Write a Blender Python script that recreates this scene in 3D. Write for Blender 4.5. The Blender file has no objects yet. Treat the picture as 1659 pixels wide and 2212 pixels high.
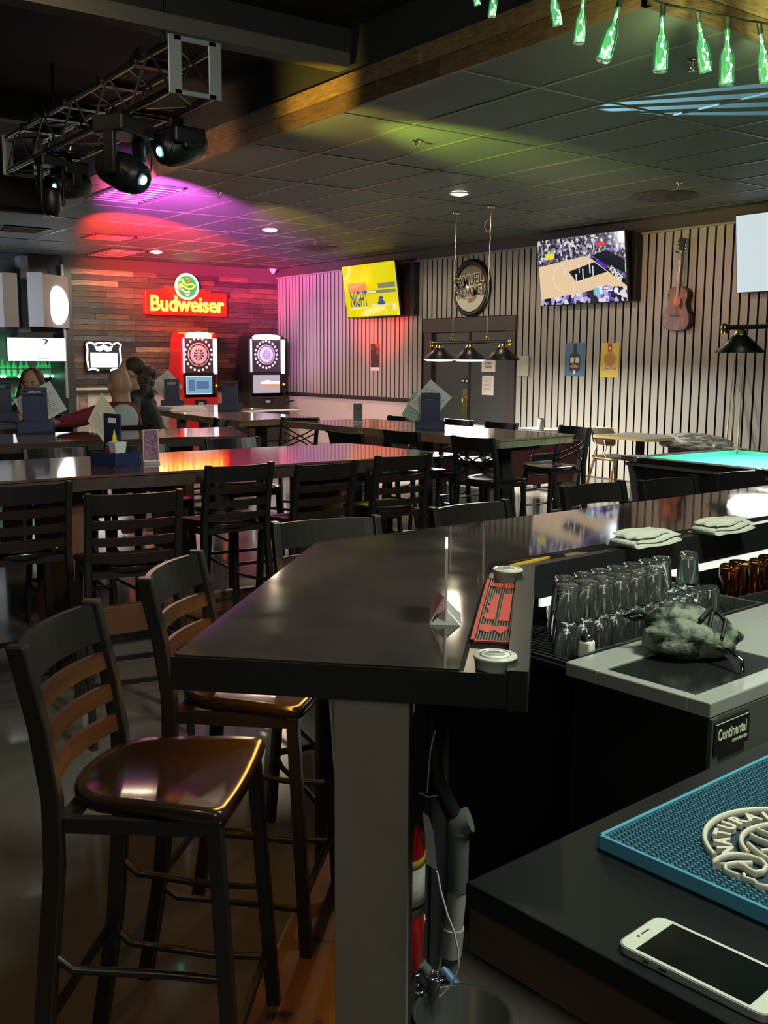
import bpy, math, random
from mathutils import Matrix, Vector
R_ = math.radians
PI = math.pi
sc = bpy.context.scene
C = sc.collection
rnd = random.Random(7)

# ---------------------------------------------------------------- camera
CAM = Vector((0, 0, 1.6))
FPX = 2192.77
def cam_axes(th=0.148424, ro=-0.0054914, ya=0.94266):
    fw = Vector((math.cos(ya)*math.cos(th), math.sin(ya)*math.cos(th), -math.sin(th)))
    rt = Vector((math.sin(ya), -math.cos(ya), 0)); dn = fw.cross(rt)
    c, s = math.cos(ro), math.sin(ro)
    return fw, c*rt + s*dn, -s*rt + c*dn
FW, RT, DN = cam_axes()
cd = bpy.data.cameras.new('camera'); cam = bpy.data.objects.new('camera', cd); C.objects.link(cam)
mw = Matrix.Identity(4)
for i in range(3):
    mw[i][0] = RT[i]; mw[i][1] = -DN[i]; mw[i][2] = -FW[i]; mw[i][3] = CAM[i]
cam.matrix_world = mw
cd.sensor_fit = 'VERTICAL'; cd.sensor_height = 36; cd.sensor_width = 27
cd.lens = FPX/2212*36; cd.clip_start = 0.05; cd.clip_end = 100
sc.camera = cam

def at(px, py, **k):
    """the point of the room seen at a photograph pixel, on a plane x=, y= or z= (or at camera depth d=)"""
    r = FPX*FW + (px-829.5)*RT + (py-1106)*DN
    (a, v), = k.items()
    if a == 'd': return CAM + r*(v/FPX)
    if a == 'D': return CAM + r*(v*2**.5/(r.x+r.y))
    i = 'xyz'.index(a)
    return CAM + r*((v-CAM[i])/r[i])

# ---------------------------------------------------------------- world, exposure, room lamps and added fills
sc.view_settings.view_transform = 'Standard'; sc.view_settings.look = 'None'
sc.view_settings.gamma = 1.0; sc.view_settings.exposure = 0.0
sc.view_settings.use_curve_mapping = False
sc.cycles.max_bounces = 10; sc.cycles.transmission_bounces = 10; sc.cycles.transparent_max_bounces = 12
sc.cycles.glossy_bounces = 5; sc.cycles.diffuse_bounces = 3
sc.cycles.sample_clamp_indirect = 4.0; sc.cycles.sample_clamp_direct = 0
sc.cycles.caustics_reflective = False; sc.cycles.caustics_refractive = False
sc.cycles.use_denoising = True
w = bpy.data.worlds.new('room_air'); sc.world = w; w.use_nodes = True
w.node_tree.nodes['Background'].inputs[0].default_value = (0.55, 0.6, 0.62, 1)
w.node_tree.nodes['Background'].inputs[1].default_value = 0.008

def lamp(name, kind, loc, color, power, target=None, size=0.1, spot=60, blend=0.5, sy=None):
    l = bpy.data.lights.new(name, kind); l.color = color; l.energy = power
    if kind == 'AREA':
        l.size = size
        if sy: l.shape = 'RECTANGLE'; l.size_y = sy
    else: l.shadow_soft_size = size
    if kind == 'SPOT': l.spot_size = R_(spot); l.spot_blend = blend
    o = bpy.data.objects.new(name, l); C.objects.link(o); o.location = loc
    if target is not None:
        o.rotation_euler = (Vector(target)-Vector(loc)).to_track_quat('-Z', 'Y').to_euler()
    return o
de0=lambda d,e:((d+e)/2**.5,(d-e)/2**.5)
ROOM_LAMPS = [
 # recessed warm downlights
 ('downlight_lamp','SPOT',(7.35,8.76,3.33),(1,.80,.55),110,(7.35,8.76,0),.05,175,.1),
 ('downlight_lamp','SPOT',(7.3,12.80,3.33),(1,.80,.55),110,(7.3,12.8,0),.05,175,.1),
 ('downlight_lamp','SPOT',(7.25,16.6,3.33),(1,.80,.55),110,(7.25,16.6,0),.05,175,.1),
 # stage heads on the truss colouring ceiling and walls
 ('stage_and_neon_red','SPOT',(4.0,11.2,2.6),(1,.025,.012),20000,(6.6,15.0,3.4),.04,34,.8),
 ('stage_lamp_magenta','SPOT',(3.3,8.8,2.7),(.85,.10,.75),17000,(5.1,11.3,3.4),.04,34,1),
 ('stage_lamp_purple','SPOT',(3.3,9.4,2.75),(.80,.22,.85),6200,(10.66,17.6,2.75),.05,22,.9),
 ('stage_lamp_wallred','SPOT',(3.3,9.0,2.75),(1,.015,.015),9000,(10.66,14.8,2.30),.05,11,.8),
 ('stage_lamp_pink','SPOT',(3.3,8.9,2.75),(1,.50,.50),3800,(10.66,16.0,.9),.05,24,.9),
 ('stage_lamp_salmon','SPOT',(3.5,6.2,2.75),(1,.42,.32),700,(10.66,8.2,2.9),.05,26,1),
 ('stage_lamp_green','SPOT',(3.6,6.3,2.7),(.62,.85,.10),1300,(6.0,6.9,3.4),.04,32,1),
 ('stage_lamp_yellow','SPOT',(3.2,6.6,2.7),(1,.72,.10),330,(4.33,6.8,3.5),.04,50,.9),
 ('stage_lamp_amber','SPOT',(4.4,9.0,2.6),(1,.65,.08),2200,(7.9,12.8,3.4),.04,20,.9),
 ('warm_fill_lamp','SPOT',(1.0,5.6,3.75),(1,.78,.38),90,(2.8,7.6,3.3),.06,60,.8),  # added fill that gilds the truss chords, not a stage head
 ('warm_fill_lamp','SPOT',(2.6,8.6,2.8),(1,.62,.36),150,(4.33,8.9,3.5),.06,75,.9),  # added fill to lift the fascia wood
 # cool light of the second bar on the left
 ('left_room_and_fill','AREA',(1.6,16.4,2.2),(.8,.9,1),130,(3.6,16.8,3.4),.5,60,.5),
 ('left_room_and_fill','SPOT',(6.2,15.4,3.3),(1,.93,.85),230,(7.2,18.4,2.2),.08,60,.8),  # added fill to brighten the planks, no fixture there
 ('stage_and_neon_red','SPOT',(6.4,13.0,2.9),(1,.03,.02),900,(8.7,18.4,1.6),.05,24,.9),  # added red spot in place of the neon sign's downward glow
 ('rear_fill_lamp','AREA',(-.35,-.7,2.1),(.95,1,.86),11,(1.0,1.2,.7),.7,60,.5),  # unseen fill behind the camera, added to brighten the end panel
 # unseen fills added above the working side of the bar
 ('bar_fill_lamp','AREA',(2.3,.5,3.6),(.93,1,.84),120,(2.2,1.6,.9),.7,60,.5),
 ('front_fill_lamp','SPOT',(.2,1.4,3.8),(1,.97,.88),230,(3.6,7.5,1.0),.12,75,.9),  # added fill aimed at the tables and menus
 ('front_fill_lamp','SPOT',(-1.2,.6,2.9),(1,.62,.28),45,(.7,2.2,.8),.10,42,.9),  # added warm fill on the near stools
 # strip under the counter on the guests' side
 ('counter_strip_lamp','AREA',(de0(2.55,-.62)[0],de0(2.55,-.62)[1],.955),(1,.45,.07),4.5,(.95,1.95,0),.04,60,.5),
]
for a in ROOM_LAMPS:
    lamp(a[0], a[1], a[2], a[3], a[4], a[5], a[6], a[7], a[8])
sl = bpy.data.objects['counter_strip_lamp']; sl.data.shape = 'RECTANGLE'; sl.data.size = 1.3; sl.data.size_y = .03
sl.rotation_euler = (0, 0, R_(45))

# ---------------------------------------------------------------- materials
MATS = {}
def mat(name, col=(.5,.5,.5), rough=.5, metal=0, emit=None, es=1, trans=0, ior=1.45, coat=0, spec=.5, alpha=1,
        noise=None, nscale=8, nstretch=(1,1,1), bump=0, bscale=40, rvar=0, col2=None, detail=4, contrast=(.35,.65)):
    if name in MATS: return MATS[name]
    m = bpy.data.materials.new(name); m.use_nodes = True; nt = m.node_tree; b = nt.nodes['Principled BSDF']
    I = b.inputs
    I['Base Color'].default_value = (*col, 1); I['Roughness'].default_value = rough; I['Metallic'].default_value = metal
    I['IOR'].default_value = ior; I['Transmission Weight'].default_value = trans; I['Coat Weight'].default_value = coat
    I['Coat Roughness'].default_value = .06; I['Specular IOR Level'].default_value = spec; I['Alpha'].default_value = alpha
    if emit: I['Emission Color'].default_value = (*emit, 1); I['Emission Strength'].default_value = es
    if col2 or bump or rvar:
        tc = nt.nodes.new('ShaderNodeTexCoord'); mp = nt.nodes.new('ShaderNodeMapping')
        nt.links.new(tc.outputs['Object'], mp.inputs[0]); mp.inputs['Scale'].default_value = nstretch
        n = nt.nodes.new('ShaderNodeTexNoise'); n.inputs['Scale'].default_value = nscale; n.inputs['Detail'].default_value = detail
        n.inputs['Distortion'].default_value = .6
        nt.links.new(mp.outputs[0], n.inputs[0])
        if col2:
            r = nt.nodes.new('ShaderNodeValToRGB'); r.color_ramp.elements[0].color = (*col, 1); r.color_ramp.elements[1].color = (*col2, 1)
            r.color_ramp.elements[0].position = contrast[0]; r.color_ramp.elements[1].position = contrast[1]
            nt.links.new(n.outputs[0], r.inputs[0]); nt.links.new(r.outputs[0], I['Base Color'])
        if rvar:
            q = nt.nodes.new('ShaderNodeMapRange'); q.inputs[3].default_value = max(0, rough-rvar); q.inputs[4].default_value = rough+rvar
            q.inputs[1].default_value = .3; q.inputs[2].default_value = .7
            nt.links.new(n.outputs[0], q.inputs[0]); nt.links.new(q.outputs[0], I['Roughness'])
        if bump:
            n2 = nt.nodes.new('ShaderNodeTexNoise'); n2.inputs['Scale'].default_value = bscale; n2.inputs['Detail'].default_value = 3
            nt.links.new(mp.outputs[0], n2.inputs[0])
            bp = nt.nodes.new('ShaderNodeBump'); bp.inputs['Strength'].default_value = bump; bp.inputs['Distance'].default_value = .01
            nt.links.new(n2.outputs[0], bp.inputs['Height']); nt.links.new(bp.outputs[0], I['Normal'])
    MATS[name] = m; return m

def glow(name, col, s=1.0):
    return mat(name, (0,0,0) if max(col) > .5 and s > .9 else tuple(c*.3 for c in col), .35, emit=col, es=s)

# ---------------------------------------------------------------- mesh builder
class MB:
    def __init__(s, T=None): s.v=[]; s.f=[]; s.sm=[]; s.mi=[]; s.cm=0; s.T=T or Matrix.Identity(4)
    def at(s, *a): s.T = Matrix.Translation(a[0]) if len(a)==1 and not isinstance(a[0], Matrix) else a[0]; return s
    def mtl(s, i): s.cm = i; return s
    def add(s, vs, fs, smooth=False):
        n = len(s.v); s.v += [s.T @ Vector(p) for p in vs]
        for f in fs: s.f.append([n+i for i in f]); s.sm.append(smooth); s.mi.append(s.cm)
        return s
    def box(s, c, d, rz=0, M=None, taper=1):
        hx, hy, hz = d[0]/2, d[1]/2, d[2]/2
        vs = [Vector((x*(taper if z>0 else 1), y*(taper if z>0 else 1), z)) for z in (-hz,hz) for x,y in ((-hx,-hy),(hx,-hy),(hx,hy),(-hx,hy))]
        if M is None: M = Matrix.Rotation(rz,3,'Z')
        vs = [M @ p + Vector(c) for p in vs]
        return s.add(vs, [(3,2,1,0),(4,5,6,7),(0,1,5,4),(1,2,6,5),(2,3,7,6),(3,0,4,7)])
    def bb(s, x0,x1,y0,y1,z0,z1): return s.box(((x0+x1)/2,(y0+y1)/2,(z0+z1)/2),(abs(x1-x0),abs(y1-y0),abs(z1-z0)))
    def bar(s, p, q, w, d=None, up=(0,0,1)):
        p=Vector(p); q=Vector(q); ax=(q-p); L=ax.length; ax.normalize(); u=Vector(up)
        if abs(ax.dot(u))>.95: u=Vector((0,1,0)) if abs(ax.y)<.9 else Vector((1,0,0))
        x=ax.cross(u).normalized(); y=x.cross(ax)
        M=Matrix((x,y,ax)).transposed()
        return s.box((p+q)/2,(w,d or w,L),M=M)
    def tube(s, pts, r, seg=8, closed=False, caps=True):
        P=[Vector(p) for p in pts]; n=len(P); rs=r if isinstance(r,(list,tuple)) else [r]*n
        vs=[]; fs=[]; prev=None
        for i in range(n):
            a=P[(i-1)%n] if (closed or i>0) else P[i]; b=P[(i+1)%n] if (closed or i<n-1) else P[i]
            t=(b-a).normalized()
            if prev is None:
                u=Vector((0,0,1)) if abs(t.z)<.9 else Vector((1,0,0)); x=t.cross(u).normalized()
            else: x=(prev-t*prev.dot(t)).normalized()
            prev=x; y=t.cross(x)
            for k in range(seg):
                an=2*PI*k/seg; vs.append(P[i]+(x*math.cos(an)+y*math.sin(an))*rs[i])
        m=n if closed else n-1
        for i in range(m):
            for k in range(seg):
                j=(i+1)%n; fs.append((i*seg+k,i*seg+(k+1)%seg,j*seg+(k+1)%seg,j*seg+k))
        s.add(vs,fs,True)
        if caps and not closed: s.add(vs[:seg],[tuple(range(seg))[::-1]]); s.add(vs[-seg:],[tuple(range(seg))])
        return s
    def lathe(s, prof, c=(0,0,0), seg=24, M=None, smooth=True, sx=1, sy=1):
        vs=[]; fs=[]; c=Vector(c); M=M or Matrix.Identity(3); n=len(prof)
        for r,z in prof:
            for k in range(seg):
                a=2*PI*k/seg; vs.append(M@Vector((r*math.cos(a)*sx,r*math.sin(a)*sy,z))+c)
        for i in range(n-1):
            for k in range(seg): fs.append((i*seg+k,i*seg+(k+1)%seg,(i+1)*seg+(k+1)%seg,(i+1)*seg+k))
        s.add(vs,fs,smooth)
        if prof[0]==prof[-1]: return s
        if prof[0][0]>1e-6: s.add(vs[:seg],[tuple(range(seg))[::-1]])
        if prof[-1][0]>1e-6: s.add(vs[-seg:],[tuple(range(seg))])
        return s
    def prism(s, pts, z0, z1, M=None, c=(0,0,0), smooth=False):
        M=M or Matrix.Identity(3); c=Vector(c); n=len(pts)
        lo=[M@Vector((x,y,z0))+c for x,y in pts]; hi=[M@Vector((x,y,z1))+c for x,y in pts]
        s.add(lo+hi,[(i,(i+1)%n,n+(i+1)%n,n+i) for i in range(n)],smooth)
        s.add(lo,[tuple(range(n))[::-1]]); s.add(hi,[tuple(range(n))])
        return s
    def ell(s, c, r, seg=16, rings=10, M=None):
        r = r if isinstance(r,(tuple,list)) else (r,r,r); c=Vector(c); M=M or Matrix.Identity(3)
        vs=[M@Vector((0,0,-r[2]))+c]; fs=[]
        for i in range(1,rings):
            th=-PI/2+PI*i/rings
            for k in range(seg):
                a=2*PI*k/seg; vs.append(M@Vector((r[0]*math.cos(th)*math.cos(a),r[1]*math.cos(th)*math.sin(a),r[2]*math.sin(th)))+c)
        vs.append(M@Vector((0,0,r[2]))+c)
        for k in range(seg): fs.append((0,1+(k+1)%seg,1+k)); fs.append((len(vs)-1,1+(rings-2)*seg+k,1+(rings-2)*seg+(k+1)%seg))
        for i in range(rings-2):
            for k in range(seg): a=1+i*seg; fs.append((a+k,a+(k+1)%seg,a+seg+(k+1)%seg,a+seg+k))
        return s.add(vs,fs,True)
    def build(s, name, mats, parent=None, loc=None, rz=0, bevel=0, seg=2, **tags):
        me=bpy.data.meshes.new(name); me.from_pydata([tuple(p) for p in s.v],[],s.f)
        me.polygons.foreach_set('use_smooth',s.sm); me.polygons.foreach_set('material_index',s.mi)
        for m in (mats if isinstance(mats,(list,tuple)) else [mats]): me.materials.append(m)
        me.update()
        return link(name, me, parent, loc, rz, bevel, seg, **tags)

def link(name, me, parent=None, loc=None, rz=0, bevel=0, seg=2, **tags):
    o=bpy.data.objects.new(name,me); C.objects.link(o)
    if loc is not None: o.location=loc
    o.rotation_euler=(0,0,rz)
    if parent: o.parent=parent
    if bevel:
        b=o.modifiers.new('bevel','BEVEL'); b.width=bevel; b.segments=seg; b.limit_method='ANGLE'; b.angle_limit=R_(35)
    for k,v in tags.items():
        if v is not None: o[k]=v
    return o
def thing(name, label, cat, loc=(0,0,0), rz=0, group=None, M=None):
    o=bpy.data.objects.new(name,None); C.objects.link(o); o.empty_display_size=.05
    if M is not None: o.matrix_world=M
    else: o.location=loc; o.rotation_euler=(0,0,rz)
    o['label']=label; o['category']=cat
    if group: o['group']=group
    return o
def kids(o): return list(o.children)
def dup(o, loc=None, rz=None, label=None, group=None, parent=None):
    c=o.copy(); C.objects.link(c)
    if loc is not None: c.location=loc
    if rz is not None: c.rotation_euler=(0,0,rz)
    if parent: c.parent=parent
    if label: c['label']=label
    if group: c['group']=group
    for ch in kids(o): dup(ch, parent=c)
    return c
_tc={}
def text_into(mb, txt, size, M, depth=.002, off=0, align='CENTER', shear=0, xs=1):
    key=(txt,size,depth,off,align,shear)
    if key not in _tc:
        cu=bpy.data.curves.new('t','FONT'); cu.body=txt; cu.size=size; cu.extrude=depth/2; cu.offset=off; cu.align_x=align; cu.align_y='CENTER'
        cu.resolution_u=3; cu.shear=shear; cu.space_line=.9
        ob=bpy.data.objects.new('t',cu); C.objects.link(ob); dg=bpy.context.evaluated_depsgraph_get()
        me=bpy.data.meshes.new_from_object(ob.evaluated_get(dg))
        _tc[key]=([v.co.copy() for v in me.vertices],[list(p.vertices) for p in me.polygons])
        bpy.data.objects.remove(ob); bpy.data.curves.remove(cu); bpy.data.meshes.remove(me)
    vs,fs=_tc[key]
    mb.add([M@Vector((v.x*xs,v.y,v.z)) for v in vs],fs)
def frame(o, x, n):
    """matrix with local X along x, local Z along n (text/readout plane), at o"""
    x=Vector(x).normalized(); n=Vector(n).normalized(); y=n.cross(x).normalized(); x=y.cross(n)
    M=Matrix.Identity(4)
    for i in range(3): M[i][0]=x[i]; M[i][1]=y[i]; M[i][2]=n[i]; M[i][3]=o[i]
    return M

def gobo_lamp():
    o=lamp('stage_lamp_cyan','SPOT',(4.75,6.45,2.85),(.35,.75,1),2600,(6.7,4.2,3.40),.004,20,.15)
    l=o.data; l.use_nodes=True; nt=l.node_tree; em=nt.nodes['Emission']
    tc=nt.nodes.new('ShaderNodeTexCoord'); mp=nt.nodes.new('ShaderNodeMapping'); mp.inputs['Rotation'].default_value=(0,0,0); wv=nt.nodes.new('ShaderNodeTexWave'); wv.wave_type='BANDS'; wv.bands_direction='X'; wv.inputs['Scale'].default_value=3.2
    cr=nt.nodes.new('ShaderNodeValToRGB'); cr.color_ramp.elements[0].position=.42; cr.color_ramp.elements[1].position=.55
    nt.links.new(tc.outputs['Normal'],mp.inputs[0]); nt.links.new(mp.outputs[0],wv.inputs[0]); nt.links.new(wv.outputs['Fac'],cr.inputs[0]); nt.links.new(cr.outputs[0],em.inputs['Strength'])
gobo_lamp()
# ================================================================ STRUCTURE
XW, YW, ZC = 10.66, 18.41, 3.40
m_black = mat('black_paint', (.006,.006,.007), .55)
m_ceilblack = mat('raised_ceiling_paint', (.010,.010,.011), .8)
m_floor = mat('polished_concrete', (.075,.066,.055), .16, col2=(.17,.155,.13), noise=1, nscale=.9, detail=7, rvar=.08, coat=.25, contrast=(.3,.7))
m_slat = mat('slat_grey', (.30,.28,.25), .42, col2=(.36,.335,.30), nscale=3, nstretch=(1,1,.3))
m_slatback = mat('slat_backing', (.003,.002,.002), .9)
m_crown = mat('crown_brown', (.05,.04,.036), .55)
m_wains = mat('wainscot_cream', (.52,.47,.43), .5)
m_tile = mat('ceiling_tile', (.085,.098,.092), .62, bump=.25, bscale=60)
m_grid = mat('ceiling_grid', (.11,.12,.11), .3, metal=.3)
m_frame = mat('door_frame_brown', (.045,.034,.031), .5)
m_door = mat('door_grey', (.05,.052,.05), .35)
m_brass = mat('brass', (.55,.42,.16), .25, metal=1)
m_chrome = mat('chrome', (.75,.76,.78), .12, metal=1)
m_steel = mat('stainless_steel', (.55,.57,.55), .3, metal=1, col2=(.42,.44,.42), nscale=12, nstretch=(1,14,1), rvar=.08)
m_paper = mat('paper', (.72,.66,.62), .7)
m_ink = mat('ink', (.03,.03,.03), .7)

def S(name, mb, m, parent=None, **k):
    if parent is None: k['kind']='structure'
    return mb.build(name, m, parent, **k)
S('floor', MB().bb(-6,12,-3,20,-.12,0), m_floor)
wr = S('wall_right', MB().bb(XW+.047,XW+.2,-3,19.8,0,3.95), m_slatback)
# slats
pitch=.1275; m_groove=mat('slat_groove_black',(.004,.003,.003),.8)
def slatmesh(z0,z1):
    o=MB().bb(0,.045,0,.101,z0,z1).build('slat',[m_slat,m_groove]); me=o.data; C.objects.unlink(o)
    for p in me.polygons:
        if abs(p.normal.y)>.9: p.material_index=1
    return me
me_full=slatmesh(0,3.233); me_hi=slatmesh(.955,3.233); me_door=slatmesh(2.285,3.233)
y=3.3
while y<18.38:
    me = me_full if y<11.22 else (me_door if y<13.53 else me_hi)
    link('slat', me, wr, (XW,y,0)); y+=pitch
S('crown_board', MB().bb(XW-.03,XW+.03,-3,18.41,3.245,3.41), m_crown, wr)
S('crown_ledge', MB().bb(XW-.045,XW+.03,-3,18.41,3.225,3.248), mat('ledge_grey',(.25,.23,.21),.4), wr)
S('wainscot_panel', MB().bb(XW,XW+.035,13.55,18.41,0,.9), m_wains, wr)
S('chair_rail', MB().bb(XW-.11,XW+.03,13.55,18.41,.905,.955), mat('rail_dark',(.03,.024,.024),.35), wr)
# back wall with pallet planks
wb = S('wall_back', MB().bb(6.36,XW+.2,YW+.03,YW+.2,0,3.95), mat('backing_dark',(.01,.008,.008),.8))
pc=[(.055,.042,.036),(.10,.065,.042),(.20,.125,.075),(.14,.085,.05),(.075,.06,.055),(.11,.10,.095),(.035,.03,.03),(.34,.24,.15)]
pm=[mat('pallet_plank_%s'%n,c,.6,col2=tuple(v*.45 for v in c),nscale=5,nstretch=(1.2,1,9),bump=.35,bscale=25) for n,c in zip(['umber','brown','tan','ochre','taupe','ash','char','honey'],pc)]
plank_cache={}
z=1.03
while z<3.19:
    x=6.37; hgt=.099
    while x<XW-.02:
        L=rnd.choice([.45,.65,.9,1.2,1.5]); L=min(L,XW-.01-x)
        if XW-.01-(x+L)<.2: L=XW-.01-x
        th=rnd.choice([.012,.018,.026]); k=rnd.choice([0,0,1,1,2,3,4,4,5,6,6,7] if x<8.3 else [0,0,0,1,4,4,6,6,6,3])
        key=(round(L,3),th,k)
        if key not in plank_cache:
            o=MB().bb(0,L-.006,-th,.03,0,hgt-.006).build('plank',pm[k]); plank_cache[key]=o.data; C.objects.unlink(o)
        link('plank',plank_cache[key],wb,(x,YW,z)); x+=L
    z+=hgt
S('crown_board', MB().bb(6.3,XW,YW-.03,YW+.05,3.2,3.41), m_crown, wb)
S('chair_rail', MB().bb(6.37,XW,YW-.10,YW+.05,.975,1.03), mat('rail_dark'), wb)
S('wainscot_panel', MB().bb(6.37,XW,YW,YW+.04,0,.975), m_wains, wb)
S('wall_left', MB().bb(-6.15,-6,-3,20,0,3.95), mat('far_wall_dark',(.03,.03,.032),.7))
S('wall_front', MB().bb(-6,12,-3.15,-3,0,3.95), mat('far_wall_dark'))
# second-bar alcove on the left
zs = at(70,720,y=18.5).z
m_slate = mat('slate_blue_grey',(.06,.067,.078),.5,col2=(.04,.045,.052),nscale=4,nstretch=(1,1,8))
sw = S('wall_alcove', MB().bb(-6,6.36,19.62,19.8,0,3.95), mat('alcove_wall',(.16,.2,.18),.6))
S('trim_4', MB().bb(-6,6.3,18.5,19.6,zs,3.41), m_slate)
S('trim_5', MB().bb(6.22,6.36,18.3,19.6,0,3.41), mat('post_dark',(.03,.032,.036),.45))
S('trim_6', MB().bb(6.17,6.205,18.24,18.29,.9,3.25), mat('post_edge',(.3,.27,.25),.35))
xa,xb=at(41,600,y=18.3).x,at(58,600,y=18.3).x
S('trim_7', MB().bb(xa,xb,18.2,18.5,zs,3.35), mat('column_blue_grey',(.12,.14,.16),.35))
# ---- ceiling : low field of tiles in a T grid, raised black part over the stage side and the bar
xs=[4.33]+[5.0+.672*i for i in range(9)]; ys=[3.70]+[5.155+1.38*i for i in range(10)]
cl = S('ceiling', MB().bb(4.33,XW+.2,3.7,19.8,3.425,3.47).bb(-6,4.33,13.3,19.8,3.425,3.47).bb(-6,12,-3,13.3,3.95,4.05).bb(-6,4.33,6.40,6.45,3.77,3.95), m_ceilblack)
tc={}
def tile(x0,x1,y0,y1):
    key=(round(x1-x0,3),round(y1-y0,3))
    if key not in tc:
        o=MB().bb(.009,x1-x0-.009,.009,y1-y0-.009,0,.012).build('tile',m_tile); tc[key]=o.data; C.objects.unlink(o)
    o=link('tile',tc[key],cl,(x0,y0,ZC+.006+rnd.uniform(-.001,.003)))
xe=xs+[XW]; ye=ys+[YW]
for i in range(len(xe)-1):
    for j in range(len(ye)-1): tile(xe[i],xe[i+1],ye[j],ye[j+1])
xl=[4.33-.672*i for i in range(0,11)]
for i in range(10):
    for y0,y1 in ((13.43,14.815),(14.815,16.195),(16.195,17.575),(17.575,18.5)): tile(xl[i+1],xl[i],y0,y1)
g=MB()
for x in xe[1:-1]: g.bb(x-.011,x+.011,3.7,18.4,ZC-.001,ZC+.02)
for y in ye[1:-1]: g.bb(4.33,XW,y-.011,y+.011,ZC,ZC+.02)
for x in xl[1:]: g.bb(x-.011,x+.011,13.4,18.5,ZC-.001,ZC+.02)
for y in (14.815,16.195,17.575): g.bb(-2.4,4.33,y-.011,y+.011,ZC,ZC+.02)
S('ceiling_grid', g, m_grid, cl)
# wooden fascia round the raised part
wp=[(.16,.09,.04),(.22,.13,.06),(.12,.07,.035),(.26,.16,.075),(.10,.055,.03)]
wm=[mat('fascia_wood_%s'%n,c,.5,col2=tuple(v*.35 for v in c),nscale=4,nstretch=(3,3,16),bump=.4,bscale=18,contrast=(.25,.75)) for n,c in zip(['chestnut','oak','walnut','pine','mocha'],wp)]
f1 = S('trim_1', MB().bb(4.33,4.40,3.7,13.3,3.42,3.95), m_ceilblack)
f2 = S('trim_2', MB().bb(4.33,XW,3.70,3.78,3.42,3.95), m_ceilblack)
S('trim_3', MB().bb(-6,4.33,13.3,13.4,3.40,3.95), mat('far_fascia',(.028,.02,.022),.6))
for row in range(2):
    y=3.66
    while y<13.25:
        L=rnd.uniform(.7,1.9); L=min(L,13.3-y); th=rnd.choice([.028,.035,.04])
        MB().bb(4.33-th,4.33,y,y+L-.004,3.395+row*.122,3.395+row*.122+.118).build('plank',rnd.choice(wm),f1); y+=L
for row in range(4):
    x=4.295
    while x<XW-.05:
        L=rnd.uniform(.7,1.9); L=min(L,XW-x); th=rnd.choice([.028,.035,.04])
        MB().bb(x,x+L-.004,3.70-th,3.70,3.395+row*.122,3.395+row*.122+.118).build('plank',rnd.choice(wm),f2); x+=L
m_bulk=mat('bulkhead_grey',(.075,.066,.05),.6)
S('trim_8', MB().bb(-6,4.29,6.35,6.50,3.67,3.77), m_bulk)
S('trim_9', MB().bb(-6,4.29,9.6,9.75,3.70,3.95), mat('bulkhead_dark',(.02,.014,.015),.6))
# ---- double door
d=S('door_1', MB().bb(XW+.02,XW+.04,11.45,13.40,0,2.06), m_black)
dy=lambda px: at(px,800,x=XW).y
ymid=dy(1014.5)
S('door_leaf', MB().bb(XW+.0,XW+.035,ymid+.02,dy(943),.01,2.04), m_door, d)
S('door_leaf', MB().bb(XW+.0,XW+.035,dy(1096),ymid-.02,.01,2.04), m_door, d)
for z0,z1 in ((.25,.95),(1.1,1.85)): pass
S('door_frame', MB().bb(XW-.03,XW+.035,13.33,13.535,0,2.05).bb(XW-.03,XW+.035,11.325,11.52,0,2.05).bb(XW-.035,XW+.035,11.31,13.55,2.05,2.275), m_frame, d, bevel=.004)
S('astragal', MB().bb(XW-.012,XW+.0,ymid-.02,ymid+.02,.01,2.04), m_black, d)
p=at(1007,822,x=XW); S('door_knob', MB().lathe([(.0,-.0),(.045,.0),(.045,.012),(.018,.02),(.018,.05),(.035,.06),(.035,.085),(0,.095)],(XW,p.y,p.z),16,Matrix.Rotation(-PI/2,3,'Y')), m_chrome, d)
p0=at(1000,840,x=XW); p1=at(1010,900,x=XW)
S('door_pull', MB().bb(XW-.012,XW,p1.y,p0.y,p1.z,p0.z).tube([(XW-.01,(p0.y+p1.y)/2,p0.z-.12),(XW-.06,(p0.y+p1.y)/2,p0.z-.16),(XW-.06,(p0.y+p1.y)/2,p1.z+.2),(XW-.01,(p0.y+p1.y)/2,p1.z+.16)],.018,8), m_brass, d)
# baseboard of the slat wall
S('baseboard_right', MB().bb(XW-.012,XW+.03,3.3,11.3,0,.012), m_crown)

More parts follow.
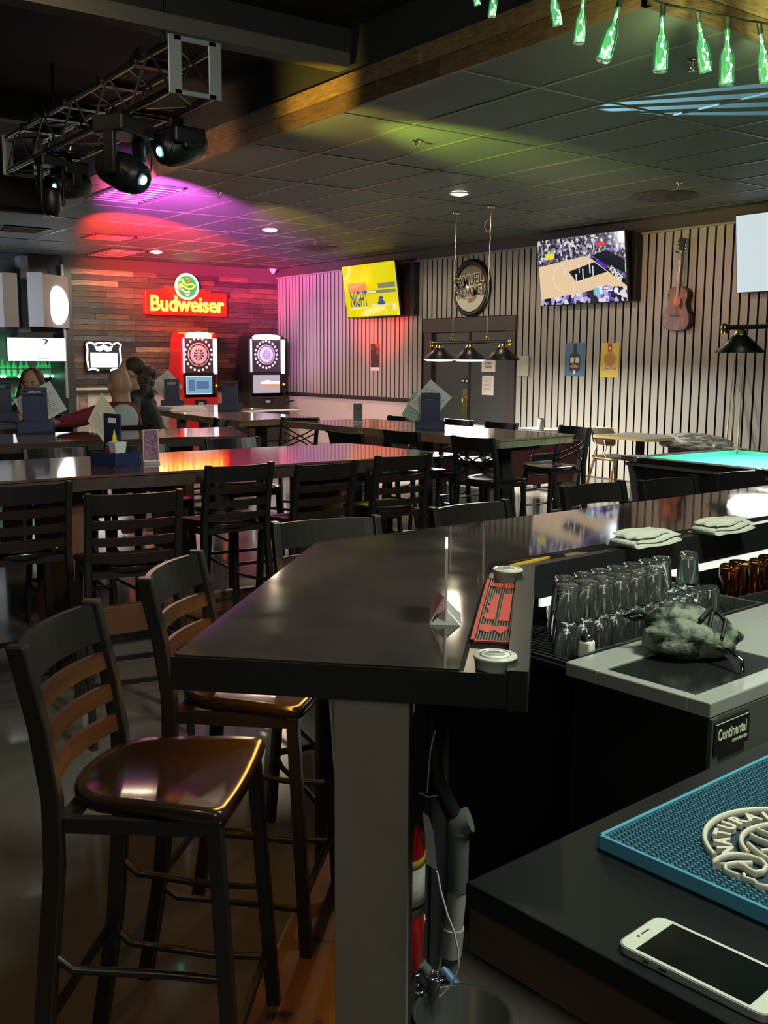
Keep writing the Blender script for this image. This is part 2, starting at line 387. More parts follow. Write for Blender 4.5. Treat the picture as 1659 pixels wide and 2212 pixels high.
# ================================================================ ceiling fittings
def downlight(p,lab):
    t=thing('ceiling_downlight',lab,'light',(p[0],p[1],ZC),0,'recessed ceiling downlights')
    MB().lathe([(.075,.0),(.11,-.002),(.112,-.012),(.10,-.018),(.08,-.012),(.075,.0)],(0,0,0),28).build('trim_ring',mat('white_trim',(.8,.78,.72),.4),t)
    MB().lathe([(0,-.03),(.05,-.026),(.082,-.008),(.082,-.002)],(0,0,0),24).build('lens',glow('lens_warm',(1,.86,.62),60),t)
for p,l in (((7.35,8.76),'round warm ceiling downlight nearest the hanging pool table lamp'),((7.3,12.8),'round warm ceiling downlight, middle one of the three in the row'),((7.25,16.6),'round warm ceiling downlight above the red and yellow beer sign')): downlight(p,l)
def vent(px,py,w_,d_,lab,n=7):
    p=at(px,py,z=ZC); t=thing('ceiling_vent',lab,'vent',(p.x,p.y,ZC+.002),0,'ceiling air vents')
    MB().bb(-w_/2,w_/2,-d_/2,d_/2,-.004,0).build('backing',m_black,t)
    MB().bb(-w_/2,w_/2,-d_/2,-d_/2+.03,-.014,-.004).bb(-w_/2,w_/2,d_/2-.03,d_/2,-.014,-.004).bb(-w_/2,-w_/2+.03,-d_/2,d_/2,-.014,-.004).bb(w_/2-.03,w_/2,-d_/2,d_/2,-.014,-.004).build('frame',mat('vent_frame',(.03,.03,.03),.4),t)
    for i in range(n):
        y=-d_/2+.06+(d_-.12)*i/(n-1)
        MB().box((0,y,-.014),(w_-.07,.03,.006),M=Matrix.Rotation(.5,3,'X')).build('slat',mat('vent_blade',(.35,.33,.33),.3,metal=.4),t)
vent(290,417,.64,1.3,'slotted ceiling vent lit red and pink beside the wood fascia',9)
vent(235,512,.64,.6,'dark square ceiling vent left of the warm downlight',5)
vent(45,495,.64,.6,'dark square ceiling vent at the left edge under the truss end',5)
vent(250,546,.66,1.2,'dark long ceiling vent in front of the plank wall',7)
for px,py,lab in ((1435,423,'round black ceiling diffuser above the basketball television'),(684,536,'round black ceiling diffuser above the yellow television')):
    p=at(px,py,z=ZC); t=thing('ceiling_diffuser',lab,'vent',(p.x,p.y,ZC),0,'round ceiling diffusers')
    for i in range(3): MB().lathe([(.10+.09*i,-.045+.012*i),(.17+.09*i,-.012+.002*i),(.175+.09*i,-.002)],(0,0,0),32).build('ring',mat('diffuser_black',(.02,.02,.02),.5),t)
for px,py,lab in ((900,303,'brass sprinkler head in the green-lit ceiling'),(1467,394,'sprinkler head above the guitar'),(473,414,'sprinkler head in the pink-lit ceiling'),(681,520,'sprinkler head beside the ceiling diffuser left'),(1497,130,'sprinkler head behind the hanging green bottles')):
    p=at(px,py,z=ZC); t=thing('sprinkler_head',lab,'sprinkler',(p.x,p.y,ZC),0,'fire sprinkler heads')
    MB().lathe([(0,0),(.035,-.001),(.035,-.008),(.012,-.012),(.012,-.04),(0,-.04)],(0,0,0),12).build('escutcheon',m_chrome,t)
    MB().lathe([(0,-.06),(.028,-.06),(.028,-.064),(0,-.064)],(0,0,0),10).tube([(.015,0,-.035),(.02,0,-.05),(.004,0,-.062)],.003,5).tube([(-.015,0,-.035),(-.02,0,-.05),(-.004,0,-.062)],.003,5).build('deflector',m_chrome,t)
p=at(590,585,y=YW-.15); t=thing('camera_dome','small white dome camera in the ceiling corner','camera',(p.x,p.y,ZC))
MB().lathe([(.06,0),(.065,-.02),(.055,-.05),(.03,-.085),(0,-.095)],(0,0,0),20).build('dome',mat('dome_white',(.6,.6,.65),.2),t)
MB().lathe([(0,.0),(.085,.0),(.085,-.018),(.06,-.022),(0,-.022)],(0,0,0),20).build('mount',mat('dome_white'),t)
# ================================================================ BAR
BT=1.035
m_top = mat('bar_top_laminate', (.022,.018,.017), .05, col2=(.032,.027,.025), nscale=5, rvar=.02, spec=.75)
m_edge = mat('bar_edge_dark', (.012,.013,.014), .35)
m_rail = mat('rail_liner_black', (.012,.012,.012), .3)
m_ledw = mat('led_strip_white', (.55,.6,.52), .35, emit=(.86,.95,.80), es=.8)
s2=2**.5
def de(d,e): return ((d+e)/s2,(d-e)/s2)      # point from its along-return (d) and across (e) coordinates
D0=1.815; EO=-.70; EI=-.018; ET=-.146        # return end plane, outer edge, inner lip, trough edge
# main run: outer edge line, trough line, inner lip line (photo pixels on the counter plane)
def ln(p,q): return (p.x,p.y,(q.y-p.y)/(q.x-p.x))
LO=ln(at(690,1171,z=BT),at(1659,1048,z=BT)); LT=ln(at(1060,1216,z=BT),at(1659,1113,z=BT)); LI=ln(at(1150,1225,z=BT),at(1659,1130,z=BT))
fy=lambda l,x: l[1]+(x-l[0])*l[2]
def meet(l,e):  # crossing of the run line with the return line x-y=e*s2
    x=(l[1]-l[0]*l[2]+e*s2)/(1-l[2]); return (x,fy(l,x))
XE=6.2
cO,cT,cI=meet(LO,EO),meet(LT,ET),meet(LI,EI)
bar = thing('bar_counter','dark glossy bar counter with an angled return and recessed drip rail','counter',(0,0,0))
def slab(pts,z0,z1): return MB().prism(pts,z0,z1)
th=.062
top=slab([de(D0,EO),de(D0,ET),cT,(XE,fy(LT,XE)),(XE,fy(LO,XE)),cO][::1],BT-th,BT)
top.build('countertop',m_top,bar,bevel=.0025)
slab([de(D0,ET),de(D0,EI-.035),(cI[0]-.05,cI[1]+.02),(XE,fy(LI,XE)+.03),(XE,fy(LT,XE)),cT],BT-th-.004,BT-.016).build('drip_rail',m_rail,bar)
lipR=slab([de(D0-.003,EI-.04),de(D0-.003,EI),(cI[0],cI[1]),(cI[0]-.04,cI[1]+.028)],BT-th-.012,BT+.003)
lipR.build('rail_lip',m_edge,bar,bevel=.004)
slab([(cI[0]-.04,cI[1]+.028),(cI[0],cI[1]),(XE,fy(LI,XE)),(XE,fy(LI,XE)+.032)],BT-th-.03,BT+.003).build('rail_lip',m_edge,bar,bevel=.003)
# edge band of the end and outer sides
slab([de(D0-.004,EO-.004),de(D0-.004,EI-.04),de(D0,EI-.04),de(D0,EO)],BT-th-.008,BT-.004).build('end_band',m_edge,bar)
MB().prism([(cI[0]+.03,fy(LI,cI[0])+.012),(cI[0]+.03,fy(LI,cI[0])+.0),(XE,fy(LI,XE)),(XE,fy(LI,XE)+.012)],BT-th-.058,BT-th-.036).build('light_strip',m_ledw,bar,label='white light strip under the inner bar edge')
# knee wall and painted end panel
m_pil=mat('end_panel_grey',(.19,.18,.15),.5,col2=(.165,.155,.13),nscale=3,bump=.06,bscale=60)
P0=at(722,1800,D=D0+.01); P1=at(881,1800,D=D0+.01)
e0=(P0.x-P0.y)/s2; e1=(P1.x-P1.y)/s2
MB().prism([de(D0+.012,e0),de(D0+.012,e1),de(D0+.035,e1),de(D0+.035,e0)],0,BT-th).build('end_panel',m_pil,bar,bevel=.002)
ko=meet(LO,e0); ki=meet(LO,e1)
off=.40
kO=(meet((LO[0],LO[1]-off,LO[2]),e0)); kI=(meet((LO[0],LO[1]-off-.14,LO[2]),e1))
m_knee=mat('knee_wall_dark',(.012,.012,.012),.6)
MB().prism([de(D0+.035,e0+.004),de(D0+.035,e1-.004),kI,(XE,kI[1]+(XE-kI[0])*LO[2]),(XE,kO[1]+(XE-kO[0])*LO[2]),kO],0,BT-th).build('knee_wall',m_knee,bar)
# orange footrest step outside the knee wall, with its metal edge
h=.10
def lerp2(a,b,t): return (a[0]+(b[0]-a[0])*t,a[1]+(b[1]-a[1])*t)
q0=at(560,2130,z=h); q1=at(720,1790,z=h); eS=((q0.x-q0.y)+(q1.x-q1.y))/2/s2
m_step=mat('step_brown',(.16,.07,.022),.45,col2=(.012,.010,.009),nscale=7,detail=8,contrast=(.56,.60))
MB().prism([de(D0+.0,eS),de(D0+.0,e0),kO,(XE,kO[1]+(XE-kO[0])*LO[2]),(XE,fy((LO[0],LO[1]-.06,LO[2]),XE)),meet((LO[0],LO[1]-.06,LO[2]),eS)],0,h).build('foot_step',m_step,bar)
MB().bar((*de(D0,eS),h),(*meet((LO[0],LO[1]-.06,LO[2]),eS),h),.008,.008).build('step_trim',m_steel,bar)

def on_rail(px,py,z): return at(px,py,z=z)
# --- red rubber rail mat in the trough
zt=BT-.016
M1=at(1045,1252,z=zt); u=Vector((1/s2,1/s2,0)); v=Vector((1/s2,-1/s2,0))
pa=at(1024,1392,z=zt); pb=at(1118,1396,z=zt); pc_=at(1120,1257,z=zt); pd=at(1045,1254,z=zt)
Lm=((pd-pa).length+(pc_-pb).length)/2; Wm=(pb-pa).length; cen=(pa+pb+pc_+pd)/4
rm=thing('bar_rail_mat','red and black ribbed rubber drip mat lying in the bar rail','bar mat',M=frame((cen.x,cen.y,zt),u,(0,0,1)))
m_red=mat('rubber_red',(.42,.045,.03),.55); m_rub=mat('rubber_black',(.014,.015,.013),.5)
hl,hw=Lm/2,min(Wm/2,.056)
MB().bb(-hl,hl,-hw,hw,0,.004).build('base',m_rub,rm)
b=MB(); f=.008
b.bb(-hl,hl,hw-f,hw,.004,.008).bb(-hl,hl,-hw,-hw+f,.004,.008).bb(-hl,-hl+f,-hw,hw,.004,.008).bb(hl-f,hl,-hw,hw,.004,.008)
b.build('border',m_red,rm)
b=MB()
for i in range(12):
    y=-hw+f+.004+(2*hw-2*f-.008)*i/11; b.bb(-hl+f+.002,hl-f-.002,y-.0014,y+.0014,.004,.007)
o=b.build('ribs',mat('rubber_rib',(.05,.053,.045),.45),rm); o['kind']='stuff'
b=MB()
b.prism([(-hl*.45,-hw*.65),(hl*.42,-hw*.62),(hl*.42,-hw*.15),(-hl*.45,-hw*.12)],.004,.0085)
b.prism([(-hl*.42,hw*.08),(hl*.40,hw*.05),(hl*.40,hw*.38),(hl*.15,hw*.42),(hl*.12,hw*.66),(hl*.02,hw*.45),(-.01,hw*.7),(-hl*.12,hw*.5),(-hl*.2,hw*.42),(-hl*.3,hw*.75),(-hl*.42,hw*.5)],.004,.0085)
b.prism([(-hl*.62,-hw*.7),(-hl*.58,-hw*.3),(-hl*.62,0),(-hl*.56,hw*.35),(-hl*.58,hw*.7),(-hl*.72,hw*.72),(-hl*.78,hw*.3),(-hl*.7,0),(-hl*.8,-hw*.3),(-hl*.72,-hw*.5)],.004,.0085)
b.prism([(hl*.62,hw*.1),(hl*.68,hw*.7),(hl*.78,hw*.72),(hl*.8,hw*.1),(hl*.76,-hw*.1)],.004,.0085)
for yy in (-.7,-.5,-.3): b.bb(hl*.62,hl*.80,hw*yy,hw*yy+.008,.004,.0085)
b.build('emblem',m_red,rm)
def puck(px,py,r,hh,lab,n=1):
    p=at(px,py,z=zt+hh); t=thing('lidded_pot',lab,'pot',(p.x,p.y,zt),0,'round lidded pots in the bar rail')
    mc=mat('pot_clear_plastic',(.55,.57,.48),.3)
    MB().lathe([(0,0),(r*.86,0),(r*.9,.002),(r*.97,hh*.8),(r,hh*.82),(r,hh-.002),(r*.98,hh),(0,hh)],(0,0,0),32).build('pot',mc,t)
    MB().lathe([(0,hh),(r*.72,hh),(r*.72,hh+.001),(0,hh+.001)],(0,0,0),28).build('paper_label',mat('label_white',(.75,.78,.68),.5),t)
    b=MB(); b.lathe([(r*.68,hh+.0012),(r*.71,hh+.0014),(r*.68,hh+.0016),(r*.68,hh+.0012)],(0,0,0),28)
    for i,(y,wd) in enumerate(((.35,.5),(.12,.9),(-.1,1.0),(-.32,.75))): b.bb(-r*.5*wd,r*.5*wd,y*r,y*r+r*.07,hh+.001,hh+.0016)
    o=b.build('print',m_ink,t); t.rotation_euler=(0,0,-.6)
    return t
puck(1070,1414,.042,.026,'round lidded pot with printed label at the near end of the bar rail')
puck(1097,1228,.040,.034,'round lidded pot at the rail corner, beyond the red mat')
# yellow strip and pink coaster in the main trough
p=at(1145,1212,z=zt+.004); t=thing('yellow_strip','crumpled yellow strip lying in the rail corner','strip',(p.x,p.y,zt))
MB().prism([(-.10,-.004),(-.05,.006),(0,.004),(.03,.012),(.07,.014),(.10,.004),(.06,-.002),(.03,-.006),(0,-.010),(-.05,-.008)],0,.006).build('strip',mat('yellow_rubber',(.6,.38,.03),.5),t,bevel=.002); t.rotation_euler=(0,0,.12)
p=at(1255,1199,z=zt+.004); t=thing('coaster','round brown coaster lying in the bar rail beside the towel','coaster',(p.x,p.y+.0,zt))
MB().lathe([(0,0),(.05,0),(.05,.004),(.047,.005),(0,.005)],(0,0,0),28).build('disc',mat('coaster_brown',(.20,.12,.09),.6),t)
# towels folded over the rail
def towel(px,py,lx,ly,lab,rz):
    p=at(px,py,z=BT+.012); t=thing('bar_towel',lab,'towel',(p.x,p.y,BT+.003),rz,'folded white bar towels')
    mt=mat('towel_cloth',(.52,.55,.45),.85,bump=.5,bscale=220)
    r2=random.Random(int(px)); nx,ny=26,14
    for k,(z0,sx,sy,ox) in enumerate(((0,1,1,0),(.014,.96,.92,.006),(.028,.84,.80,-.004))):
        b=MB(); vs=[];fs=[]
        for side in (0,1):
            for j in range(ny+1):
                for i in range(nx+1):
                    u_=i/nx*2-1; v_=j/ny*2-1
                    edge=max(abs(u_),abs(v_))**6
                    zz=z0+(.0165*(1-.55*edge) if side else .0+.004*edge)+.0035*math.sin(3.1*u_+k+2*v_)*(1 if side else .6)+.002*math.sin(7*v_+3*u_*k)
                    vs.append((ox+u_*lx/2*sx*(1+.03*math.sin(5*v_+k)),v_*ly/2*sy*(1+.05*math.sin(4*u_+k)),max(zz,z0*.9)))
        n=(nx+1)*(ny+1)
        for j in range(ny):
            for i in range(nx):
                a=j*(nx+1)+i; fs.append((a,a+1,a+nx+2,a+nx+1)); fs.append((n+a+nx+1,n+a+nx+2,n+a+1,n+a)[::-1])
        per=[i for i in range(nx+1)]+[j*(nx+1)+nx for j in range(1,ny+1)]+[ny*(nx+1)+i for i in range(nx-1,-1,-1)]+[j*(nx+1) for j in range(ny-1,0,-1)]
        for a,c in zip(per,per[1:]+per[:1]): fs.append((a,c,n+c,n+a))
        b.add(vs,fs,True); b.build('fold',mt,t)
    b=MB(); b.tube([(lx/2*.95,-ly*.33,.012),(lx/2*1.0,-ly*.1,.014),(lx/2*.99,ly*.15,.013),(lx/2*.93,ly*.33,.012)],.004,8).build('hem',mat('towel_hem_yellow',(.55,.45,.12),.8),t)
    b=MB(); b.tube([(-lx/2*.93,-ly*.36,.014),(-lx/2*1.02,-ly*.1,.017),(-lx/2*1.0,ly*.2,.016),(-lx/2*.9,ly*.36,.013)],.011,10).build('rolled_edge',mt,t)
towel(1392,1168,.235,.12,'folded white towel lying on the bar rail above the glasses',.1)
towel(1560,1142,.235,.11,'folded white towel on the bar rail nearer the right edge',.1)
# acrylic sign holder seen edge-on
p=at(963,1336,z=BT); t=thing('acrylic_sign_holder','clear acrylic sign holder seen edge-on standing on the bar','sign holder',(p.x,p.y,BT))
vd=Vector((p.x,p.y,0)).normalized(); t.rotation_euler=(0,0,math.atan2(vd.y,vd.x))
m_acr=mat('acrylic_clear',(.80,.72,.68),.15,trans=.25,ior=1.49)
MB().prism([(-.055,-.002),(.085,-.002),(.085,.003),(-.055,.003)],.0,.168).build('sheet',m_acr,t,bevel=.0006)
MB().add([(-.06,-.034,0),(-.06,.034,0),(.05,.034,0),(.05,-.034,0),(-.04,-.003,.03),(-.04,.003,.03),(.05,.003,.03),(.05,-.003,.03)],[(3,2,1,0),(0,1,5,4),(1,2,6,5),(2,3,7,6),(3,0,4,7),(4,5,6,7)]).build('foot',mat('acrylic_foot',(.5,.5,.47),.15,trans=.4),t,bevel=.001)
MB().add([(-.052,.036,.0),(.03,.036,0),(.03,.03,.062),(-.05,.006,.062),(-.052,.033,.0),(.03,.033,0),(.03,.027,.06),(-.05,.003,.06)],[(0,1,2,3),(7,6,5,4),(0,4,5,1),(1,5,6,2),(2,6,7,3),(3,7,4,0)]).build('card',mat('card_pink',(.75,.25,.35),.4,col2=(.75,.6,.66),nscale=22),t,label='pink and white picture card')

# ================================================================ UNDER-COUNTER COOLER with glass rack
ZK=.88
K0=at(1535,1520,z=ZK); rk=R_(4.5); cx=Vector((math.cos(rk),math.sin(rk),0)); cy=Vector((-math.sin(rk),math.cos(rk),0))
KM=Matrix.Translation((K0.x,K0.y,0))@Matrix.Rotation(rk,4,'Z')
def kl(px,py,z): return KM.inverted()@at(px,py,z=z)
ck=thing('bar_cooler','black under-bar bottle cooler with a steel top and nameplate','cooler',M=KM)
kd=.375; kw=1.5
m_cool=mat('cooler_grey_green',(.085,.098,.078),.38); m_coolb=mat('cooler_black',(.006,.0065,.006),.45)
MB().bb(.012,kw,.012,kd,.06,ZK-.035).build('body',m_coolb,ck)
MB().bb(.012,kw,.0,.012,.06,ZK-.035).build('front_panel',m_cool,ck,bevel=.002)
MB().bb(-.0,.028,-.006,.004,.06,ZK-.036).build('corner_trim',mat('cooler_trim',(.075,.085,.072),.35),ck)
b=MB(); i0,i1=.055,.30
b.bb(0,kw,0,i0,ZK-.034,ZK).bb(0,kw,i1,kd+.02,ZK-.034,ZK).bb(0,.03,i0,i1,ZK-.034,ZK).bb(.42,kw,i0,i1,ZK-.034,ZK)
b.build('steel_top',mat('cooler_steel',(.56,.59,.52),.32,metal=.5,rvar=.06,nscale=9),ck,bevel=.003)
MB().bb(.03,.42,i0,i1,ZK-.03,ZK-.004).build('sliding_lid',mat('dark_glass_lid',(.012,.014,.013),.14),ck,bevel=.003)
q=at(1656,1440,z=ZK+.02); ql=KM.inverted()@q
MB().tube([(ql.x-.03,.07,ZK),(ql.x-.03,.075,ZK+.028),(ql.x-.01,.12,ZK+.04),(ql.x-.0,.2,ZK+.04),(ql.x+.01,.25,ZK)],.006,8).build('lid_handle',m_chrome,ck)
MB().bb(.008,.15,-.009,-.0,ZK-.115,ZK-.045).build('name_plate',mat('plate_black',(.008,.009,.008),.3),ck,bevel=.001)
b=MB(); fm=frame((.079,-.0095,ZK-.077),(1,0,0),(0,-1,0)); text_into(b,'Continental',.035,fm,.001,.0003,xs=.70)
text_into(b,'REFRIGERATOR',.009,frame((.11,-.0095,ZK-.1),(1,0,0),(0,-1,0)),.001)
b.bb(.012,.146,-.0098,-.009,ZK-.05,ZK-.0485)
b.build('lettering',mat('lettering_pale',(.75,.8,.6),.4),ck)
for k in range(3): pass
# toe space
MB().bb(.05,kw-.05,.05,kd,0,.06).build('plinth',m_coolb,ck)
# rack tray for glasses behind the cooler
ZR=.85
rk_=thing('glass_rack','black slatted drainer tray holding the clean glasses behind the cooler','rack',M=KM)
r0=kd+.025; r1=kd+.40; x0r=.06; x1r=.935
MB().bb(x0r,x1r,r0,r1,ZR-.02,ZR-.008).build('tray',m_rail,rk_)
MB().bb(x0r,x1r,r0-.0,r0+.012,ZR-.03,ZR+.032).bb(x1r,x1r+.01,r0,r1,ZR-.03,ZR+.03).build('steel_rim',m_steel,rk_,bevel=.003)
b=MB()
for i in range(45): b.bb(x0r+.014+i*.0192,x0r+.024+i*.0192,r0+.012,r1,ZR-.008,ZR)
o=b.build('grille',m_rub,rk_); o['kind']='stuff'
MB().bb(x0r+.1,x0r+.14,r0+.02,r0+.06,.0,ZR-.02).build('leg',m_coolb,rk_)
MB().bb(x1r-.14,x1r-.1,r0+.02,r0+.06,.0,ZR-.02).build('leg',m_coolb,rk_)
# --- glasses standing upside down in two tiers
m_glass=mat('clear_glass',(.98,1,.98),.01,trans=.975,ior=1.45)
def tumbler(lab,h,r0_,r1_,m=m_glass):
    t=thing('tumbler',lab,'glass',(0,0,0),0,None)
    w_=.0026
    prof=[(r0_,0),(r0_,.0015),(r1_,h-.006),(r1_-.004,h),(0,h-.001),(0,h-.014),(r1_-w_-.001,h-.016),(r0_-w_,.001),(r0_,0)]
    MB().lathe(prof,(0,0,0),20).build('glass_body',m,t)
    return t
gl=tumbler('x',.088,.0310,.0265); gs=tumbler('x',.092,.0345,.0275)
first=[True,True]
G='drinking glasses drying on the black rack'
words_row=('front row','second row','third row','back row'); ordn=['first','second','third','fourth','fifth','sixth','seventh','eighth','ninth','tenth','eleventh','twelfth','thirteenth','fourteenth','fifteenth']
def kput(x,y,z,kind,lab):
    p=KM@Vector((x,y,z)); src=(gl,gs)[kind]
    if first[kind]: src.location=p; src['label']=lab; src['group']=G; first[kind]=False
    else: dup(src,p,rnd.random(),lab,G)
for r,(yy,xs0) in enumerate(((.50,.130),(.568,.20),(.636,.27),(.704,.335))):
    n=int((.93-xs0)/.0665)
    for i in range(n):
        x=xs0+i*.0665+rnd.uniform(-.002,.002)
        if r==0 and x>.80: continue
        kput(x,yy,ZR,0,'upturned clear tumbler on the rack, %s, %s from left'%(words_row[r],ordn[i]))
for r,(yy,xs0,n) in enumerate(((.508,.145,6),(.580,.215,7))):
    for i in range(n):
        kput(xs0+i*.0735,yy+rnd.uniform(-.003,.003),ZR+.0885,1,'clear tumbler stacked as upper tier, %s, %s from left'%(words_row[r],ordn[i]))
kput(.79,.575,ZR+.0885,1,'clear tumbler stacked alone at the right above the black camouflage pouch')
# salt shaker on the rim
p=KM@Vector((.125,.43,ZR))
t=thing('salt_shaker','square glass salt shaker full of salt, dark lid, before the tumblers','shaker',(p.x,p.y,ZR),.3)
MB().box((0,0,.027),(.036,.036,.054),taper=.92).build('salt',mat('salt_white',(.72,.78,.66),.5),t,bevel=.006)
MB().lathe([(.015,.054),(.0165,.058),(.0165,.066),(.012,.071),(0,.072)],(0,0,0),16).build('lid',mat('shaker_lid',(.08,.085,.08),.25,metal=.8),t)
# crumpled camouflage pouch on the cooler lid
def blob(name,mats,parent,c,r,seed,amp,M=None,seg=40,rings=26,flat=.0):
    b=MB(); b.ell((0,0,0),1,seg,rings); rr=random.Random(seed)
    ph=[(rr.uniform(1.2,5.5),rr.uniform(1.2,5.5),rr.uniform(1.2,5.5),rr.uniform(0,6)) for _ in range(9)]
    out=[]
    for p in b.v:
        n=sum(abs(math.sin(a*p.x+b_*p.y+c_*p.z+d_))*(1/(1+.3*i)) for i,(a,b_,c_,d_) in enumerate(ph))/5-.5
        q=p*(1+amp*n); q=Vector((q.x*r[0],q.y*r[1],q.z*r[2]))
        if q.z<-r[2]*.72: q.z=-r[2]*.72
        out.append(q+Vector(c))
    b.v=out; return b.build(name,mats,parent)
m_camo=mat('camouflage_cloth',(.014,.022,.013),.75,col2=(.19,.235,.17),nscale=20,detail=4,bump=.6,bscale=60,contrast=(.44,.58))
p=at(1512,1418,z=ZK+.0); t=thing('camouflage_pouch','crumpled green camouflage cloth pouch with black straps on the cooler','pouch',(p.x,p.y+.03,ZK),R_(-32))
blob('cloth',m_camo,t,(0,0,.044),(.115,.075,.060),3,.42)
blob('upper_fold',m_camo,t,(-.02,.02,.075),(.085,.055,.045),11,.5)
b=MB(); m_str=mat('strap_black',(.008,.008,.008),.6)
b.tube([(.0,-.055,.10),(.03,-.03,.118),(.05,.0,.115),(.075,.02,.09)],.006,8).tube([(.02,-.06,.075),(.035,-.04,.112),(.05,-.02,.115),(.07,-.04,.095),(.05,-.072,.06)],.005,8).build('strap',m_str,t)
b=MB(); b.tube([(-.09,.03,.09),(-.12,.04,.10),(-.155,.045,.085),(-.13,.05,.075),(-.1,.04,.085)],.006,8).build('strap',m_str,t)
# amber glasses and dark ledge further along
t=thing('bottle_rail','dark steel speed rail carrying amber glasses behind the cooler','rack',(2.55,1.86,0))
pr=at(1600,1290,y=1.93)
t.location=(pr.x-.12,1.86,0)
MB().bb(0,1.6,0,.16,.84,.85).bb(0,1.6,-.01,0,.80,.875).build('shelf',mat('rail_grey_dark',(.05,.055,.052),.35,metal=.5),t,bevel=.002)
MB().bb(.0,.03,.02,.16,0,.84).bb(1.5,1.53,.02,.16,0,.84).build('bracket',m_coolb,t)
m_amb=mat('amber_glass',(.95,.45,.10),.02,trans=1,ior=1.45)
am=tumbler('x',.11,.036,.030,m_amb); am.name='amber_glass'
fa=True
for i,(dx,lab) in enumerate(((.05,'amber glass on the steel rail, leftmost of the amber glasses'),(.125,'amber glass on the steel rail, second from left'),(.205,'amber glass on the steel rail, third from left'),(.285,'amber glass on the steel rail at the right edge'))):
    loc=(t.location.x+dx,1.93+(.02 if i%2 else 0),.8503+(.0 if True else 0))
    if fa: am.location=loc; am['label']=lab; am['group']='amber glasses on the speed rail'; fa=False
    else: dup(am,loc,0,lab,'amber glasses on the speed rail')

# ================================================================ BACK COUNTER in the foreground, bar mat, phone
ZB=.90
bc0=at(1005,1905,z=ZB)
rb=R_(5)
BM=Matrix.Translation((bc0.x,bc0.y,0))@Matrix.Rotation(rb,4,'Z')
bc=thing('service_counter','black service counter in the foreground right','counter',M=BM)
MB().bb(0,1.3,-.9,0,ZB-.035,ZB).build('worktop',mat('worktop_black',(.004,.0045,.0045),.4,spec=.3),bc,bevel=.003)
MB().bb(.004,1.3,-.9,-.004,ZB-.10,ZB-.0352).build('edge_fascia',mat('fascia_brown',(.045,.022,.010),.22,col2=(.03,.014,.007),nscale=5),bc,bevel=.002)
MB().bb(.5,1.3,-.9,-.05,0,ZB-.10).build('cabinet',mat('cabinet_black',(.010,.009,.008),.4),bc)
# mat
MZ=1.7; m0=at(1290,1803,z=ZB+.012*MZ); md=(at(1659,1640,z=ZB+.012)-m0).normalized()
an=math.atan2(md.y,md.x)
MM=Matrix.Translation((m0.x,m0.y,ZB))@Matrix.Rotation(an,4,'Z')
mm=thing('bar_mat','blue ribbed rubber bar mat with cream ring logo','bar mat',M=MM@Matrix.Diagonal((1,1,MZ,1)))
m_bl=mat('mat_blue_edge',(.075,.30,.42),.5); m_bt=mat('mat_blue_ribs',(.045,.15,.205),.55); m_bd=mat('mat_blue_dark',(.008,.035,.06),.6); m_cr=mat('mat_cream',(.62,.60,.47),.5)
ML,MWd=.60,.40
MB().bb(.002,ML-.002,-MWd+.002,-.002,0,.0085).build('base',m_bd,mm)
MB().bb(0,ML,-.006,0,.0,.0125).bb(0,.006,-MWd,0,0,.0125).bb(0,ML,-MWd,-MWd+.006,0,.0125).bb(ML-.006,ML,-MWd,0,0,.0125).build('border',m_bl,mm,bevel=.001)
# nubs in rows
LC=MM.inverted()@at(1722,1838,z=ZB+.02)
RO=(MM.inverted()@at(1527,1832,z=ZB+.02)-LC).length
b=MB(); nub=.0062
ny=int((MWd-.014)/.0108); nx=int((ML-.014)/.0080)
for j in range(ny):
    for i in range(nx):
        x=.010+i*.0080+(j%2)*.0040; y=-.0115-j*.0108
        if (Vector((x,y,0))-Vector((LC.x,LC.y,0))).length<RO+.004 or x>.50: continue
        a_=nub/2; c_=.0039
        b.add([(x-a_,y-c_,.0085),(x+a_,y-c_,.0085),(x+a_,y+c_,.0085),(x-a_,y+c_,.0085),(x-a_*.6,y-c_*.6,.0118),(x+a_*.6,y-c_*.6,.0118),(x+a_*.6,y+c_*.6,.0118),(x-a_*.6,y+c_*.6,.0118)],[(4,5,6,7),(0,1,5,4),(1,2,6,5),(2,3,7,6),(3,0,4,7)])
o=b.build('nubs',m_bt,mm); o['kind']='stuff'
b=MB()
def arc(r,a0,a1,n=30,z=.0125): return [(LC.x+r*math.cos(R_(a0+(a1-a0)*i/n)),LC.y+r*math.sin(R_(a0+(a1-a0)*i/n)),z) for i in range(n+1)]
n0=MM.inverted()@at(1562,1850,z=ZB+.02)-LC; A0=math.degrees(math.atan2(n0.y,n0.x))%360
n1=MM.inverted()@at(1480+545/7.9,1680+1370/7.9,z=ZB+.02)-LC; A1=math.degrees(math.atan2(n1.y,n1.x))%360
n2=MM.inverted()@at(1480+1040/7.9,1680+1330/7.9,z=ZB+.02)-LC; A2=math.degrees(math.atan2(n2.y,n2.x))%360
b.tube(arc(RO,-60,A1),.0042,8).tube(arc(RO*.60,-50,A2),.0038,8)
for i,ch in enumerate('NATURALLY'):
    a=A0-4-i*15.5; rr_=RO*.80; pos=(LC.x+rr_*math.cos(R_(a)),LC.y+rr_*math.sin(R_(a)),.0125)
    text_into(b,ch,RO*.25,frame(pos,(math.cos(R_(a-90)),math.sin(R_(a-90)),0),(0,0,1)),.005,.0014)
mp_=lambda x,y: MM.inverted()@at(1480+x/7.9,1680+y/7.9,z=ZB+.0125*MZ)
def L(pts,r=.0036): b.tube([(q.x,q.y,.0125) for q in (mp_(*p) for p in pts)],r,8)
L([(570,1390),(700,1345),(880,1330),(1100,1360),(1300,1430),(1390,1530),(1330,1620),(1200,1640),(1090,1590),(1020,1530),(900,1490)],.0034)
